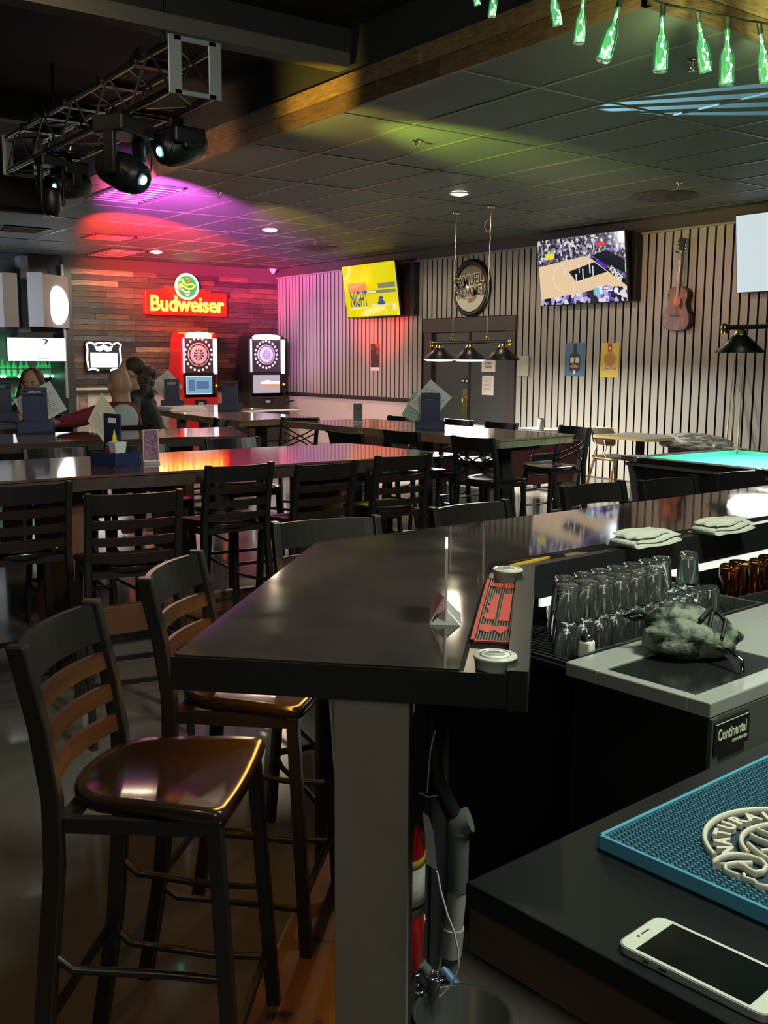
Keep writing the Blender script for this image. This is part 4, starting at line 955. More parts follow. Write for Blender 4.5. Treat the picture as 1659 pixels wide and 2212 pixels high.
# ================================================================ POOL TABLES
def pool_table(lab,x0,x1,y0,y1,mcloth,mside,chrome=False):
    t=thing('pool_table',lab,'pool table',((x0+x1)/2,(y0+y1)/2,0),0,'pool tables'); X=(x1-x0)/2; Y=(y1-y0)/2
    MB().bb(-X+.13,X-.13,-Y+.13,Y-.13,.74,.775).build('cloth',mcloth,t)
    mr=mat('rail_top_black',(.02,.018,.016),.22); cu=.05
    for nm,(a,b_,c,d_) in {'l':(-X,-X+.12,-Y+.1,Y-.1),'r':(X-.12,X,-Y+.1,Y-.1)}.items():
        for s in (0,1):
            yy0=(c+.02,.04)[s]; yy1=(-.04,d_-.02)[s]
            MB().bb(a,b_,yy0,yy1,.76,.81).build('rail',mr,t,bevel=.008)
            xi=b_ if a<0 else a; sg=1 if a<0 else -1
            MB().prism([(xi,yy0),(xi+sg*cu,yy0+.05),(xi+sg*cu,yy1-.05),(xi,yy1)][::sg],.775,.806).build('cushion',mcloth,t)
    for s in (-1,1):
        MB().bb(-X+.12,X-.12,s*Y,s*(Y-.12),.76,.81).build('rail',mr,t,bevel=.008)
        yi=s*(Y-.12)
        MB().prism([(-X+.14,yi),(X-.14,yi),(X-.19,yi-s*cu),(-X+.19,yi-s*cu)][::s],.775,.806).build('cushion',mcloth,t)
    for sx in (-1,1):
        for sy in (-1,0,1):
            MB().lathe([(.0,.70),(.055,.70),(.065,.79),(.075,.812),(.06,.815),(.05,.79),(.0,.785)],(sx*(X-.075),sy*(Y-.075),0),16).build('pocket',mat('pocket_black',(.006,.006,.006),.5),t)
        for sy in (-1,1):
            MB().prism(rrect(-.085,.085,-.085,.085,.03),.775,.817,c=(sx*(X-.055),sy*(Y-.055),0)).build('corner_cap',mat('corner_metal',(.6,.58,.5),.25,metal=.9),t)
    MB().bb(-X+.005,X-.005,-Y+.005,Y-.005,.735,.765).build('trim_band',mat('pool_trim',(.25,.235,.21),.3,metal=.5),t,bevel=.004)
    b=MB(); b.add([(-X+.04,-Y+.04,.74),(X-.04,-Y+.04,.74),(X-.04,Y-.04,.74),(-X+.04,Y-.04,.74),(-X+.10,-Y+.10,.28),(X-.10,-Y+.10,.28),(X-.10,Y-.10,.28),(-X+.10,Y-.10,.28)],[(0,1,2,3),(7,6,5,4),(0,4,5,1),(1,5,6,2),(2,6,7,3),(3,7,4,0)]); b.build('cabinet',mside,t)
    for sx in (-1,1):
        for sy in (-1,1):
            MB().box((sx*(X-.16),sy*(Y-.2),.15),(.16,.16,.30),taper=1.15).build('leg',mat('pool_leg_grey',(.10,.10,.095),.4),t,bevel=.01)
            MB().bar((sx*(X-.04),sy*(Y-.05),.74),(sx*(X-.10),sy*(Y-.1),.28),.05,.05).build('corner_post',mat('corner_post_grey',(.22,.22,.20),.3,metal=.5),t)
    if chrome:
        for (xa_,ya_,xb_,yb_,r) in ((1141,981,1196,995,.03),(1128,999,1196,1022,.04)):
            A=at(xa_,ya_,y=y0+.09); B=at(xb_,yb_,y=y0+.09); cx_=(x0+x1)/2
            pts=rrect(A.x-cx_,B.x-cx_,B.z,A.z,r,5); sl=(.10-.04)/(.74-.28)
            MB().tube([(x,-Y+.034+(.74-z)*sl,z) for x,z in pts],.009,6,closed=True).build('chrome_loop',m_chrome,t)
            zm=(A.z+B.z)/2
            MB().prism(pts,-.004,0,M=Matrix(((1,0,0),(0,0,-1),(0,1,0))),c=(0,-Y+.036+(.74-zm)*sl,0)).build('opening',m_black,t)
    return t
m_cl=mat('pool_cloth_teal',(.03,.36,.25),.8,bump=.05,bscale=300)
pool_table('pool table with bright teal cloth and black sides under the right lamp',6.66,8.16,3.0,5.72,m_cl,mat('cabinet_side_black',(.012,.012,.012),.4))
pool_table('maroon-sided pool table with chrome ball return behind the oak table',7.0,8.4,7.75,10.35,mat('pool_cloth_grey',(.08,.09,.08),.8),mat('cabinet_maroon',(.09,.025,.022),.4),True)
def pool_lamp(lab,x,ys,z,yb,lit,mount=None,r=.205):
    """cone shades hang from a bar along y"""
    t=thing('pool_table_lamp',lab,'lamp',(x,sum(ys)/len(ys),z),0,'three-shade pool table lamps'); y0_=sum(ys)/len(ys)
    msh=mat('shade_black',(.012,.012,.011),.35)
    MB().tube([(0,yb[0]-y0_,.21),(0,yb[1]-y0_,.21)],.020,12).build('bar',m_iron,t)
    for yy in yb: MB().ell((0,yy-y0_,.21),.035,14,10).lathe([(.03,-.03),(.03,.0),(.022,.0)],(0,yy-y0_,.19),12).build('finial',m_brass,t)
    for i,yy in enumerate(ys):
        s=MB().lathe([(r,0),(r+.003,.003),(.055,.145),(.05,.15),(.048,.145),(r-.006,.002),(r,0)],(0,yy-y0_,0),36).build('shade',msh,t)
        MB().lathe([(.058,.142),(.06,.15),(.045,.165),(.045,.178),(.035,.185),(.03,.195),(0,.197)],(0,yy-y0_,0),18).build('cap',m_brass,s)
        if lit[i]: MB().lathe([(0,-.022),(r*.75,-.018),(r*.93,-.006),(r*.95,.0)],(0,yy-y0_,0),30).build('diffuser',glow('pool_tube_white',(1,1,.92),lit[i]),s)
    if mount:
        for (my,py_,coil) in mount:
            cz=ZC-z
            MB().lathe([(0,-.03),(.045,-.028),(.05,0),(0,0)],(0,my-y0_,cz),14).build('ceiling_hook',m_chrome,t)
            b=MB(); n=26; pts=[(.004*math.sin(i*2.4),(my-y0_)+(py_-my)*i/n+.004*math.cos(i*2.4),cz-.03-(cz-.03-.28)*i/n) for i in range(n+1)]
            b.tube(pts,.005,6)
            if coil: b.tube([(.0,my-y0_+.05+.055*math.sin(k*.5),cz-.22-.10*math.cos(k*.5)*.7) for k in range(14)],.004,5,closed=False)
            b.build('chain',mat('chain_gold',(.5,.42,.3),.3,metal=.8),t)
            MB().ell((0,py_-y0_,.26),.03,10,8).build('hook_ball',m_brass,t)
    return t
L1y=[at(px,757,x=8.25).y for px in (949,1015,1086)]
zl=at(1017,777,x=8.25).z
pool_lamp('hanging three-shade lamp in front of the grey doors, two shades glowing',8.25,L1y,zl,[at(934,740,x=8.25).y,at(1103,737,x=8.25).y],[3,3,0],[(at(1061,443,x=8.25).y,at(1052,727,x=8.25).y,True),(at(986,462,x=8.25).y,at(978,728,x=8.25).y,False)])
c_=at(1598,762,x=7.41); pool_lamp('hanging lamp above the teal pool table at the right edge',7.41,[c_.y,c_.y-.62,c_.y-1.24],c_.z,[c_.y+.16,c_.y-1.40],[0,0,0])
lamp('pool_lamp_light','AREA',(8.25,L1y[1],zl-.04),(1,.98,.86),210,(8.25,L1y[1],0),.35,60,.5)
lamp('pool_lamp_light','AREA',(8.25,L1y[0],zl-.04),(1,.98,.86),210,(8.25,L1y[0],0),.35,60,.5)
lamp('pool_lamp_light','AREA',(7.41,c_.y-.3,c_.z-.03),(1,.98,.86),65,(7.41,c_.y-.3,0),.4,60,.5)
# cues leaning on the slat wall
for i,(xb,yb_,xt,yt,lab) in enumerate(((1568,966,1586,775,'pool cue leaning on the slat wall, leftmost'),(1577,966,1590,830,'shorter pool cue leaning beside the leftmost one'),(1594,966,1604,790,'pool cue leaning on the slat wall nearest the right lamp'))):
    t=thing('pool_cue',lab,'cue',(0,0,0),0,'pool cues leaning on the slat wall')
    tp=at(xt,yt,x=XW-.02); b0=at(xb,yb_,x=XW-.22); dr=(b0-tp); b0=tp+dr*((tp.z-.02)/(tp.z-b0.z))
    mid=tp+(b0-tp)*.55; t.location=b0; sh=lambda q:q-b0
    MB().tube([sh(b0),sh(mid)],[.014,.011],10).build('butt',mat('cue_butt',(.45,.25,.04),.2),t)
    MB().tube([sh(mid),sh(tp)],[.011,.006],10).build('shaft',mat('cue_maple',(.45,.40,.28),.25),t)

# ================================================================ CADDIES, MENUS, SIGNS ON THE TABLES
m_nav=mat('caddy_navy',(.022,.032,.085),.35)
def caddy_base(lab,px,py,heading,z=BT,card=None,scale=1,bl=False):
    p=at(px,py,z=z); t=thing('condiment_caddy',lab,'caddy',(p.x,p.y,z),heading,'dark blue condiment caddies with menus')
    t.scale=(scale,)*3
    w_=.145
    b=MB(); b.bb(-w_/2,w_/2,-.018,-.008,.008,.225).bb(-w_/2,-.04,-.018,-.008,.225,.252).bb(.04,w_/2,-.018,-.008,.225,.252).bb(-w_/2,w_/2,-.018,-.008,.252,.275)
    b.build('handle_plate',m_nav,t,bevel=.003)
    b=MB(); b.bb(-.11,.11,-.085,.085,0,.008).bb(-.11,.11,-.085,-.078,.008,.07).bb(-.11,.11,.078,.085,.008,.07).bb(-.11,-.103,-.085,.085,.008,.07).bb(.103,.11,-.085,.085,.008,.07)
    b.build('tray',m_nav,t,bevel=.003)
    return t
def menu(lab,cad,off,size,tilt,rot,mt=None,grp='white paper menus'):
    """menu card standing on a corner"""
    M=cad.matrix_basis.copy() @ Matrix.Translation(off) @ Matrix.Rotation(tilt,4,'X') @ Matrix.Rotation(rot,4,'Y')
    t=thing('menu_card',lab,'menu',M=M,group=grp); a,b_=size
    MB().bb(0,a,-.001,.001,0,b_).build('card',mt or mat('menu_paper',(.66,.65,.61),.5),t)
    b=MB(); rr=random.Random(int(a*1e4))
    for col in (0,1):
        for i in range(14):
            z=b_*.9-i*b_*.06; x=a*(.08+.46*col); b.bb(x,x+a*rr.uniform(.18,.36),-.0016,-.001,z,z+b_*.014)
    b.build('print',m_ink if False else mat('print_grey',(.14,.14,.14),.6),t)
    return t
view=lambda px: math.atan2(at(px,1000,z=0).y,at(px,1000,z=0).x)-PI/2     # heading that turns a plate's face to the camera
c1_=caddy_base('navy caddy on the long dark table beside the cream card',250,1004,view(250)-.95)
def card_at(lab,px,py,z,size,yaw,mt):
    p=at(px,py,z=z); a=view(px)+yaw
    M=Matrix.Translation(p)@Matrix.Rotation(a,4,'Z')@Matrix.Rotation(R_(-5),4,'X')@Matrix.Rotation(R_(-45),4,'Y')
    t=thing('menu_card',lab,'menu',M=M,group='white paper menus'); MB().bb(0,size,-.001,.001,0,size).build('card',mt,t)
    b=MB()
    for i in range(9): b.bb(size*.12,size*(.5-.03*(i%3)),-.0016,-.001,size*(.85-.08*i),size*(.865-.08*i))
    b.build('print',mat('print_faint',(.30,.27,.2),.6),t)
card_at('cream card standing on its corner in the caddy on the long dark table',232,965,BT+.05,.225,.95,mat('menu_cream',(.62,.55,.40),.5))
c2_=caddy_base('navy caddy on the second-row table in front of the woman',78,934,view(78),scale=1.25)
menu('large white menu sticking up behind the caddy before the woman',c2_,(-.03,.05,.02),(.25,.205),R_(-12),R_(-28))
c3_=caddy_base('blue caddy on the oak table under the hanging lamp',929,928,view(929),scale=1.1)
menu('white menu standing on its corner in the blue caddy below the lamp',c3_,(.00,.045,.05),(.25,.21),R_(-8),R_(-50))
menu('pale green menu leaning behind the white one in the blue caddy',c3_,(-.06,.06,.02),(.20,.18),R_(-8),R_(-62),mat('menu_green',(.35,.45,.33),.5))
c4_=caddy_base('blue caddy without menu on the table before the black dart machine',497,888,view(497),scale=1.2)
c4_.children[0].data.materials; 
c5_=caddy_base('navy caddy before the red dart machine',372,880,view(372),scale=1.2)
menu('white menu in the caddy before the red dart machine',c5_,(-.06,.03,.06),(.22,.22),R_(-8),R_(-40))
c6_=caddy_base('navy caddy cut by the left edge of the picture',2,912,view(10),scale=1.35)
# things in the near caddy
Mx=c1_.matrix_basis.copy()
def incad(x,y,z=.009): return (Mx@Vector((x,y,z)))
q=incad(.045,-.035); t=thing('mustard_bottle','yellow squeeze bottle in the near navy caddy','bottle',q)
MB().lathe([(0,0),(.026,0),(.027,.01),(.027,.10),(.018,.125),(.010,.13),(.009,.14),(0,.14)],(0,0,0),18).build('bottle_body',mat('mustard_yellow',(.65,.52,.02),.35),t)
MB().lathe([(.012,.13),(.013,.145),(.005,.165),(.003,.185),(0,.186)],(0,0,0),14).build('nozzle',mat('mustard_yellow'),t)
MB().lathe([(.0275,.03),(.0277,.03),(.0277,.07),(.0275,.07)],(0,0,0),18).build('paper_label',mat('label_redbrown',(.35,.06,.03),.5),t)
q=incad(-.01,-.045); t=thing('ketchup_bottle','small dark red sauce bottle in the near navy caddy','bottle',q)
MB().lathe([(0,0),(.022,0),(.023,.06),(.012,.085),(.012,.10),(0,.10)],(0,0,0),16).build('bottle_body',mat('ketchup_red',(.12,.015,.01),.2),t)
MB().lathe([(.013,.09),(.014,.115),(0,.116)],(0,0,0),14).build('cap',m_black,t)
q=incad(.083,-.045,.071); t=thing('plastic_cup','white square plastic cup on the caddy rim','cup',q,.2)
MB().box((0,0,.03),(.06,.06,.06),taper=1.2).build('cup_body',mat('cup_white',(.6,.62,.6),.35),t,bevel=.004)
# acrylic table tents
def tent(lab,px,py,h_,w_,mt,z=BT):
    p=at(px,py,z=z); t=thing('table_sign',lab,'sign',(p.x,p.y,z),view(px)+.15,'upright acrylic table signs')
    MB().bb(-w_/2,w_/2,-.003,.003,.012,h_).build('holder',m_acr,t)
    MB().bb(-w_/2+.004,w_/2-.004,-.0045,-.003,.02,h_-.004).build('print_card',mt,t)
    MB().bb(-w_/2,w_/2,-.035,.035,0,.012).build('foot',mat('acrylic_foot'),t)
tent('purple acrylic sign on the long dark table right of the caddy',327,1001,.185,.085,mat('sign_purple',(.10,.035,.07),.4,col2=(.3,.18,.25),nscale=60))
tent('dark acrylic sign on the oak table before the pink wall',773,914,.18,.085,mat('sign_dark',(.05,.05,.09),.4,col2=(.2,.2,.25),nscale=60))
p=at(585,887,z=BT); t=thing('paper_sheet','white paper sheet lying on the oak table before the black dart machine','paper',(p.x,p.y,BT),.3)
MB().prism([(-.45,-.1),(.3,-.16),(.42,.05),(.1,.14),(-.4,.1)],0,.003).build('sheet',m_paper,t)
p=at(432,884,z=BT); t=thing('folded_menus','stack of folded menus lit red on the far oak table','menus',(p.x-.2,p.y+.1,BT),.2)
for i in range(3): MB().bb(-.25+.02*i,.25-.02*i,-.16,.16,.012*i,.012*i+.01).build('menu',m_paper,t)
# ================================================================ TELEVISIONS
m_bez=mat('tv_bezel_black',(.006,.006,.007),.3)
def tv(lab,TL,BL,BR,xb,grp,width=None):
    bl=at(*BL,x=xb); tl=at(*TL,y=bl.y); 
    wd=width or (bl.y-at(*BR,x=xb).y); ht=(tl-bl).length
    up=(tl-bl).normalized(); xa=Vector((0,-1,0)); n=xa.cross(up).normalized()
    M=frame(bl,xa,n)
    t=thing('television',lab,'television',M=M,group=grp)
    MB().bb(-.012,wd+.012,-.012,ht+.012,-.045,-.004).build('housing',m_bez,t,bevel=.004)
    # wall bracket behind
    mid=M@Vector((wd/2,ht*.45,-.045)); loc=M.inverted()
    MB().bar(loc@mid,loc@Vector((XW-.02,mid.y,mid.z-.02)),.22,.22).build('wall_bracket',m_bez,t)
    return t,wd,ht
def boxback(px0,py0,px1,py1,lab):  # black box put in for the backing and shadow beside a television
    a=at(px0,py0,x=XW-.12); b_=at(px1,py1,x=XW-.12)
    o=MB().bb(0,.115,0,abs(a.y-b_.y),0,abs(a.z-b_.z)).build('backing_shadow',mat('backing_shadow_black',(.016,.016,.017),.5),None,(XW-.118,min(a.y,b_.y),min(a.z,b_.z)),bevel=.004)
    o['label']=lab; o['category']='box'
boxback(850,572,893,681,'tall black backing and shadow on the slats directly right of the yellow television')
boxback(1345,505,1371,650,'narrow black backing and shadow on the slats directly right of the basketball television')
GT='wall televisions'
# yellow advertisement screen
t,wd,ht=tv('tilted television showing a bright yellow NIGHT advertisement',(738,577),(751,686),(864,679),XW-.26,GT)
def scr(col,s,name,rough=.06):
    return mat(name,tuple(c*.05 for c in col),rough,emit=col,es=s,spec=.8)
MB().bb(0,wd,0,ht,-.004,0).build('screen',scr((.80,.74,.004),.9,'screen_yellow'),t)
b=MB(); text_into(b,'NIGHT',ht*.42,frame((wd*.27,ht*.33,.001),(1,0,0),(0,0,1)),.001,.007,xs=.46); b.bb(wd*.62,wd*.76,ht*.20,ht*.27,0,.001).lathe([(0,.0),(wd*.05,0),(wd*.05,.001),(0,.001)],(wd*.69,ht*.29,0),16)
b.build('lettering',scr((.03,.10,.24),.9,'screen_navy'),t)
b=MB(); text_into(b,'PARTY',ht*.24,frame((wd*.25,ht*.56,.001),(1,0,0),(0,0,1)),.001,.004,xs=.62) if False else None
b.bb(wd*.08,wd*.44,ht*.47,ht*.66,0,.001).build('headline_and_reflection',scr((.85,.30,.12),.9,'screen_orange'),t)  # unreadable word and the red sign reflected over it, painted as one block
b=MB().bb(wd*.66,wd*.97,ht*.52,ht*.62,0,.001).bb(wd*.44,wd*.97,ht*.43,ht*.49,0,.001).build('text_bar',scr((.22,.25,.16),.9,'screen_greytext'),t)
b=MB().bb(wd*.08,wd*.44,ht*.155,ht*.18,0,.001).bb(wd*.50,wd*.85,ht*.20,ht*.22,0,.001).bb(wd*.44,wd*.60,ht*.44,ht*.48,.001,.0015).bb(wd*.89,wd*.94,ht*.10,ht*.22,0,.001).build('small_print',scr((.8,.85,.7),.9,'screen_pale'),t)
# basketball game
t,wd,ht=tv('television showing a basketball game on a tan court',(1160,522),(1170,660),(1356,650),XW-.21,GT)
def voro(name,cols,scale,es):
    m=bpy.data.materials.new(name); m.use_nodes=True; nt=m.node_tree; b=nt.nodes['Principled BSDF']
    tc=nt.nodes.new('ShaderNodeTexCoord'); v=nt.nodes.new('ShaderNodeTexVoronoi'); v.inputs['Scale'].default_value=scale
    nt.links.new(tc.outputs['Object'],v.inputs['Vector']); r=nt.nodes.new('ShaderNodeValToRGB'); r.color_ramp.interpolation='CONSTANT'
    sp=nt.nodes.new('ShaderNodeSeparateColor'); nt.links.new(v.outputs['Color'],sp.inputs[0]); nt.links.new(sp.outputs[0],r.inputs[0])
    e=r.color_ramp.elements; e[0].color=(*cols[0],1); e[1].position=1/len(cols); e[1].color=(*cols[1],1)
    for i in range(2,len(cols)): q=e.new(i/len(cols)); q.color=(*cols[i],1)
    nt.links.new(r.outputs[0],b.inputs['Emission Color']); b.inputs['Emission Strength'].default_value=es; b.inputs['Base Color'].default_value=(.01,.01,.01,1); b.inputs['Roughness'].default_value=.08
    return m
m_crowd=voro('screen_crowd',[(.02,.02,.03),(.30,.30,.38),(.05,.04,.10),(.55,.50,.50),(.10,.09,.12),(.25,.15,.45),(.02,.02,.02),(.70,.72,.75),(.16,.10,.10)],26,.95)
m_crowd2=voro('screen_front_row',[(.01,.01,.02),(.20,.12,.55),(.03,.02,.05),(.50,.42,.75),(.02,.02,.03),(.75,.75,.8),(.05,.08,.35),(.01,.01,.01)],16,.95)
sc_=lambda u,v,z=.001:(wd*u,ht*v,z)
def quadp(b,pts,z): b.add([sc_(u,v,z) for u,v in pts],[tuple(range(len(pts)))])
b=MB(); quadp(b,[(0,0),(1,0),(1,1),(0,1)],0); b.build('screen',m_crowd,t)
b=MB(); quadp(b,[(0,.60),(0,.0),(1,.0),(1,.22),(.62,.665),(.55,.70)],.001); b.build('court',scr((.83,.60,.37),.95,'screen_court'),t)
b=MB(); quadp(b,[(.36,.49),(.66,.60),(.80,.44),(.44,.335)],.002); quadp(b,[(.62,.665),(.66,.66),(1,.30),(1,.22)],.0015)
quadp(b,[(.64,.70),(.72,.61),(.99,.40),(.99,.60),(.80,.76)],.0012); b.build('dark_areas',scr((.012,.012,.02),.95,'screen_dark'),t)
b=MB(); quadp(b,[(.67,.63),(.71,.63),(.80,.50),(.76,.49)],.0025); b.build('lane_purple',scr((.10,.04,.55),.95,'screen_purple'),t)
b=MB(); quadp(b,[(0,0),(1,0),(1,.20),(.78,.24),(.55,.17),(.3,.13),(.0,.09)],.002); b.build('front_row',m_crowd2,t)
b=MB(); quadp(b,[(.09,.70),(.20,.70),(.20,.79),(.09,.79)],.002); b.build('yellow_board',scr((.85,.75,.05),.95,'screen_yboard'),t)
b=MB(); quadp(b,[(.70,.82),(.78,.82),(.80,.86),(.74,.89),(.69,.87)],.002); b.build('red_patch',scr((.75,.06,.07),.95,'screen_redpatch'),t)
b=MB(); b2=[]; text_into(b,'KINGS',ht*.115,frame(sc_(.89,.40,.003),(.74,-.67,0),(0,0,1)),.001,.004,xs=.85)
for (u,v,w_,h_) in ((.44,.30,.014,.12),(.52,.36,.012,.13),(.31,.42,.012,.11),(.40,.20,.014,.10),(.60,.44,.014,.16),(.635,.40,.012,.12),(.55,.24,.013,.10),(.48,.46,.01,.10),(.38,.80,.02,.12),(.66,.77,.012,.10)):
    MB().bb(wd*u,wd*(u+w_),ht*v,ht*(v+h_),.003,.0035).lathe([(0,.003),(ht*.016,.003),(ht*.016,.0035),(0,.0035)],sc_(u+w_/2,v+h_+.012,0),8).build('player',scr((.72,.72,.82),.95,'screen_player'),t)
b.build('lettering',scr((.82,.82,.88),.95,'screen_white_marks'),t); b=MB()
MB().bb(wd*.66,wd*.735,ht*.12,ht*.24,.003,.004).build('score_panel',scr((.82,.82,.88),.95,'screen_white_marks'),t)
for (a_,b_,c_,d_) in ((.75,.84,.155,.175),(.75,.80,.195,.22)): MB().bb(wd*a_,wd*b_,ht*c_,ht*d_,.003,.004).build('score_text',scr((.82,.82,.88),.95,'screen_white_marks'),t)
pts=[sc_(.33+.10*math.cos(a)*1.2-.04,.40+.20*math.sin(a)) for a in [PI/2+PI*i/16 for i in range(17)]]
MB().lathe([(0,.003),(ht*.045,.003),(ht*.045,.004),(0,.004)],sc_(.885,.16,0),14).build('score_logo',scr((.82,.82,.88),.95,'screen_white_marks'),t)
b.tube([(x,y,.002) for x,y,_ in pts],.004,4)
b.build('court_arc',scr((.82,.82,.88),.95,'screen_white_marks'),t)
b=MB(); b.bb(wd*.635,wd*.70,ht*.12,ht*.22,.004,.005); b.build('score_box',scr((.25,.55,.65),.95,'screen_cyan'),t)
# bright blank screen at the right edge
t,wd,ht=tv('television at the right edge showing a blank pale screen',(1590,467),(1592,632),(1640,630),XW-.18,GT,width=1.62)
MB().bb(0,wd,0,ht,-.004,0).build('screen',scr((.64,.74,.78),.95,'screen_pale_blue'),t)

# ================================================================ BEER SIGNS
m_neo=glow('neon_yellow',(1,.72,.07),3.0); m_neg=glow('neon_green',(.25,1,.35),3.0); m_newh=glow('neon_white_green',(.75,1,.8),4); m_ner=glow('neon_red',(1,.10,.04),3)
tl=at(313,626,y=YW-.16); br=at(491,684,y=YW-.16); 
t=thing('neon_beer_sign','red neon beer sign with yellow Budweiser lettering and a green eagle ring','sign',(tl.x,YW-.16,br.z)); W_=br.x-tl.x; H_=tl.z-br.z
MB().bb(0,W_,.0,.13,0,H_).build('sign_box',mat('sign_box_red',(.5,.012,.008),.3,emit=(1,.015,.008),es=1.0),t,bevel=.02)
MB().bb(W_*.2,W_*.8,.01,.12,H_,H_+.035).bb(W_*.26,W_*.74,.02,.11,H_+.035,H_+.06).build('stepped_top',mat('sign_box_red'),t,bevel=.004)
FM=lambda x,z,y=-.012: frame((x,y,z),(1,0,0),(0,-1,0))
b=MB(); text_into(b,'Budweiser',.40,FM(W_/2,H_*.44),.02,.010,xs=.90); b.build('lettering',m_neo,t)
RC=at(404,619,y=YW-.26)-Vector((tl.x,YW-.16,br.z)); rr_=.235
MB().lathe([(0,0),(rr_,0),(rr_,.05),(0,.05)],(RC.x,-.04,RC.z),40,Matrix.Rotation(PI/2,3,'X')).build('green_disc',mat('disc_green',(.01,.12,.02),.4,emit=(.02,.35,.04),es=.8),t)
MB().tube([(RC.x+rr_*.97*math.cos(a),-.10,RC.z+rr_*.97*math.sin(a)) for a in [2*PI*i/40 for i in range(40)]],.02,8,closed=True).build('ring_tube',m_newh,t)
q=lambda pts,r,m,n: MB().tube([(RC.x+rr_*x,-.105,RC.z+rr_*z) for x,z in pts],r,6).build(n,m,t)
q([(-.72,.45),(-.4,.55),(-.2,.25),(.05,.10),(.35,.25),(.7,.1),(.45,-.15),(.1,-.2),(-.25,-.0),(-.55,.1),(-.35,.3)],.014,m_neo,'eagle_tube')
q([(-.15,.55),(.05,.65),(.2,.5),(.1,.35)],.014,m_ner,'eagle_head_tube'); q([(-.45,-.25),(-.15,-.45),(.2,-.4),(.1,-.7),(-.15,-.62)],.013,glow('neon_pinkwhite',(1,.6,.6),3),'letter_tube')
# framed white light box on the plank wall
tl=at(184,737,y=YW-.12); br=at(264,802,y=YW-.12); W_=br.x-tl.x; H_=tl.z-br.z
t=thing('light_box_sign','glowing white scroll-framed light box on the plank wall','sign',(tl.x,YW-.12,br.z))
MB().bb(0,W_,.0,.10,0,H_).build('sign_box',mat('sign_box_dark',(.02,.02,.03),.4),t,bevel=.03)
MB().bb(W_*.13,W_*.87,-.006,0,H_*.14,H_*.62).build('lit_panel',glow('lit_white',(1,1,.96),3.2),t)
b=MB(); k=.035
b.tube([(W_*.06,-.01,H_*.12),(W_*.03,-.01,H_*.4),(W_*.05,-.01,H_*.75),(W_*.02,-.01,H_*.9),(W_*.12,-.01,H_*.97),(W_*.25,-.01,H_*.9),(W_*.38,-.01,H_*.96),(W_*.5,-.01,H_*.93),(W_*.62,-.01,H_*.96),(W_*.75,-.01,H_*.9),(W_*.88,-.01,H_*.97),(W_*.98,-.01,H_*.9),(W_*.95,-.01,H_*.75),(W_*.97,-.01,H_*.4),(W_*.94,-.01,H_*.12)],.016,6)
b.tube([(W_*.06,-.01,H_*.05),(W_*.2,-.01,H_*.09),(W_*.34,-.01,H_*.03)],.018,6).tube([(W_*.94,-.01,H_*.05),(W_*.8,-.01,H_*.09),(W_*.66,-.01,H_*.03)],.018,6)
b.prism([(W_*.24,H_*.86),(W_*.36,H_*.82),(W_*.5,H_*.9),(W_*.64,H_*.82),(W_*.76,H_*.86),(W_*.7,H_*.68),(W_*.58,H_*.66),(W_*.5,H_*.74),(W_*.42,H_*.66),(W_*.3,H_*.68)],.002,.006,M=Matrix(((1,0,0),(0,0,-1),(0,1,0))))
b.build('scroll_tubes',glow('lit_scroll',(1,1,.95),2.2),t)
# mirror beer sign
cc=at(1016,622,x=XW-.05); Rm=(at(1016,560,x=XW-.05).z-at(1016,685,x=XW-.05).z)/2
t=thing('mirror_beer_sign','round black-rimmed mirror sign reading SAMUEL ADAMS above the door','sign',M=frame((XW-.004,cc.y,cc.z),(0,-1,0),(-1,0,0)))
MB().lathe([(Rm*.80,.0),(Rm,.0),(Rm,.035),(Rm*.93,.06),(Rm*.82,.05),(Rm*.80,.03)],(0,0,0),48).build('rim',mat('rim_black',(.012,.012,.012),.35),t)
MB().lathe([(0,.022),(Rm*.82,.022)]+[(Rm*.82*k/8,.026+.05*(1-(k/8)**2)) for k in range(8,-1,-1)],(0,0,0),48).build('mirror',mat('mirror_warm_sheen',(.55,.44,.32),.14,metal=.4,coat=.6),t)  # dome and warm base colour stand in for the reflected downlight
n_=24; cr=[(Rm*.815*math.cos(a),Rm*.815*math.sin(a)) for a in [R_(200+140*i/n_) for i in range(n_+1)]]; ar=[(Rm*.76*(1-2*i/n_),-Rm*(.28-.20*math.sin(PI*i/n_))) for i in range(1,n_)]
MB().prism(cr+ar,.0275,.056).build('cream_crescent',mat('sign_cream',(.62,.62,.47),.35),t)
MB().prism([(Rm*.03+Rm*.075*math.cos(R_(a)),-Rm*.42+Rm*.10*math.sin(R_(a))) for a in range(0,360,30)],.056,.066).build('red_seal',mat('seal_red',(.45,.12,.05),.4),t)
for nm,off,zz,m_ in (('letter_outline',.017,.076,mat('letter_cream',(.9,.85,.68),.4)),('lettering',.004,.082,mat('sign_letter_black',(.008,.006,.006),.4))):
    b=MB(); text_into(b,'SAMUEL',Rm*.52,frame((-Rm*.03,Rm*.22,zz),(1,.10,0),(0,0,1)),.004,off,xs=.80); text_into(b,'S',Rm*.62,frame((-Rm*.60,Rm*.08,zz),(1,.10,0),(0,0,1)),.004,off,xs=.8)
    text_into(b,'ADAMS',Rm*.46,frame((Rm*.03,-Rm*.16,zz),(1,.06,0),(0,0,1)),.004,off,xs=.86); b.build(nm,m_,t)
MB().bb(-.015,.015,-Rm-.10,-Rm-.0,0,.02).build('hanging_tab',mat('white_metal'),t)
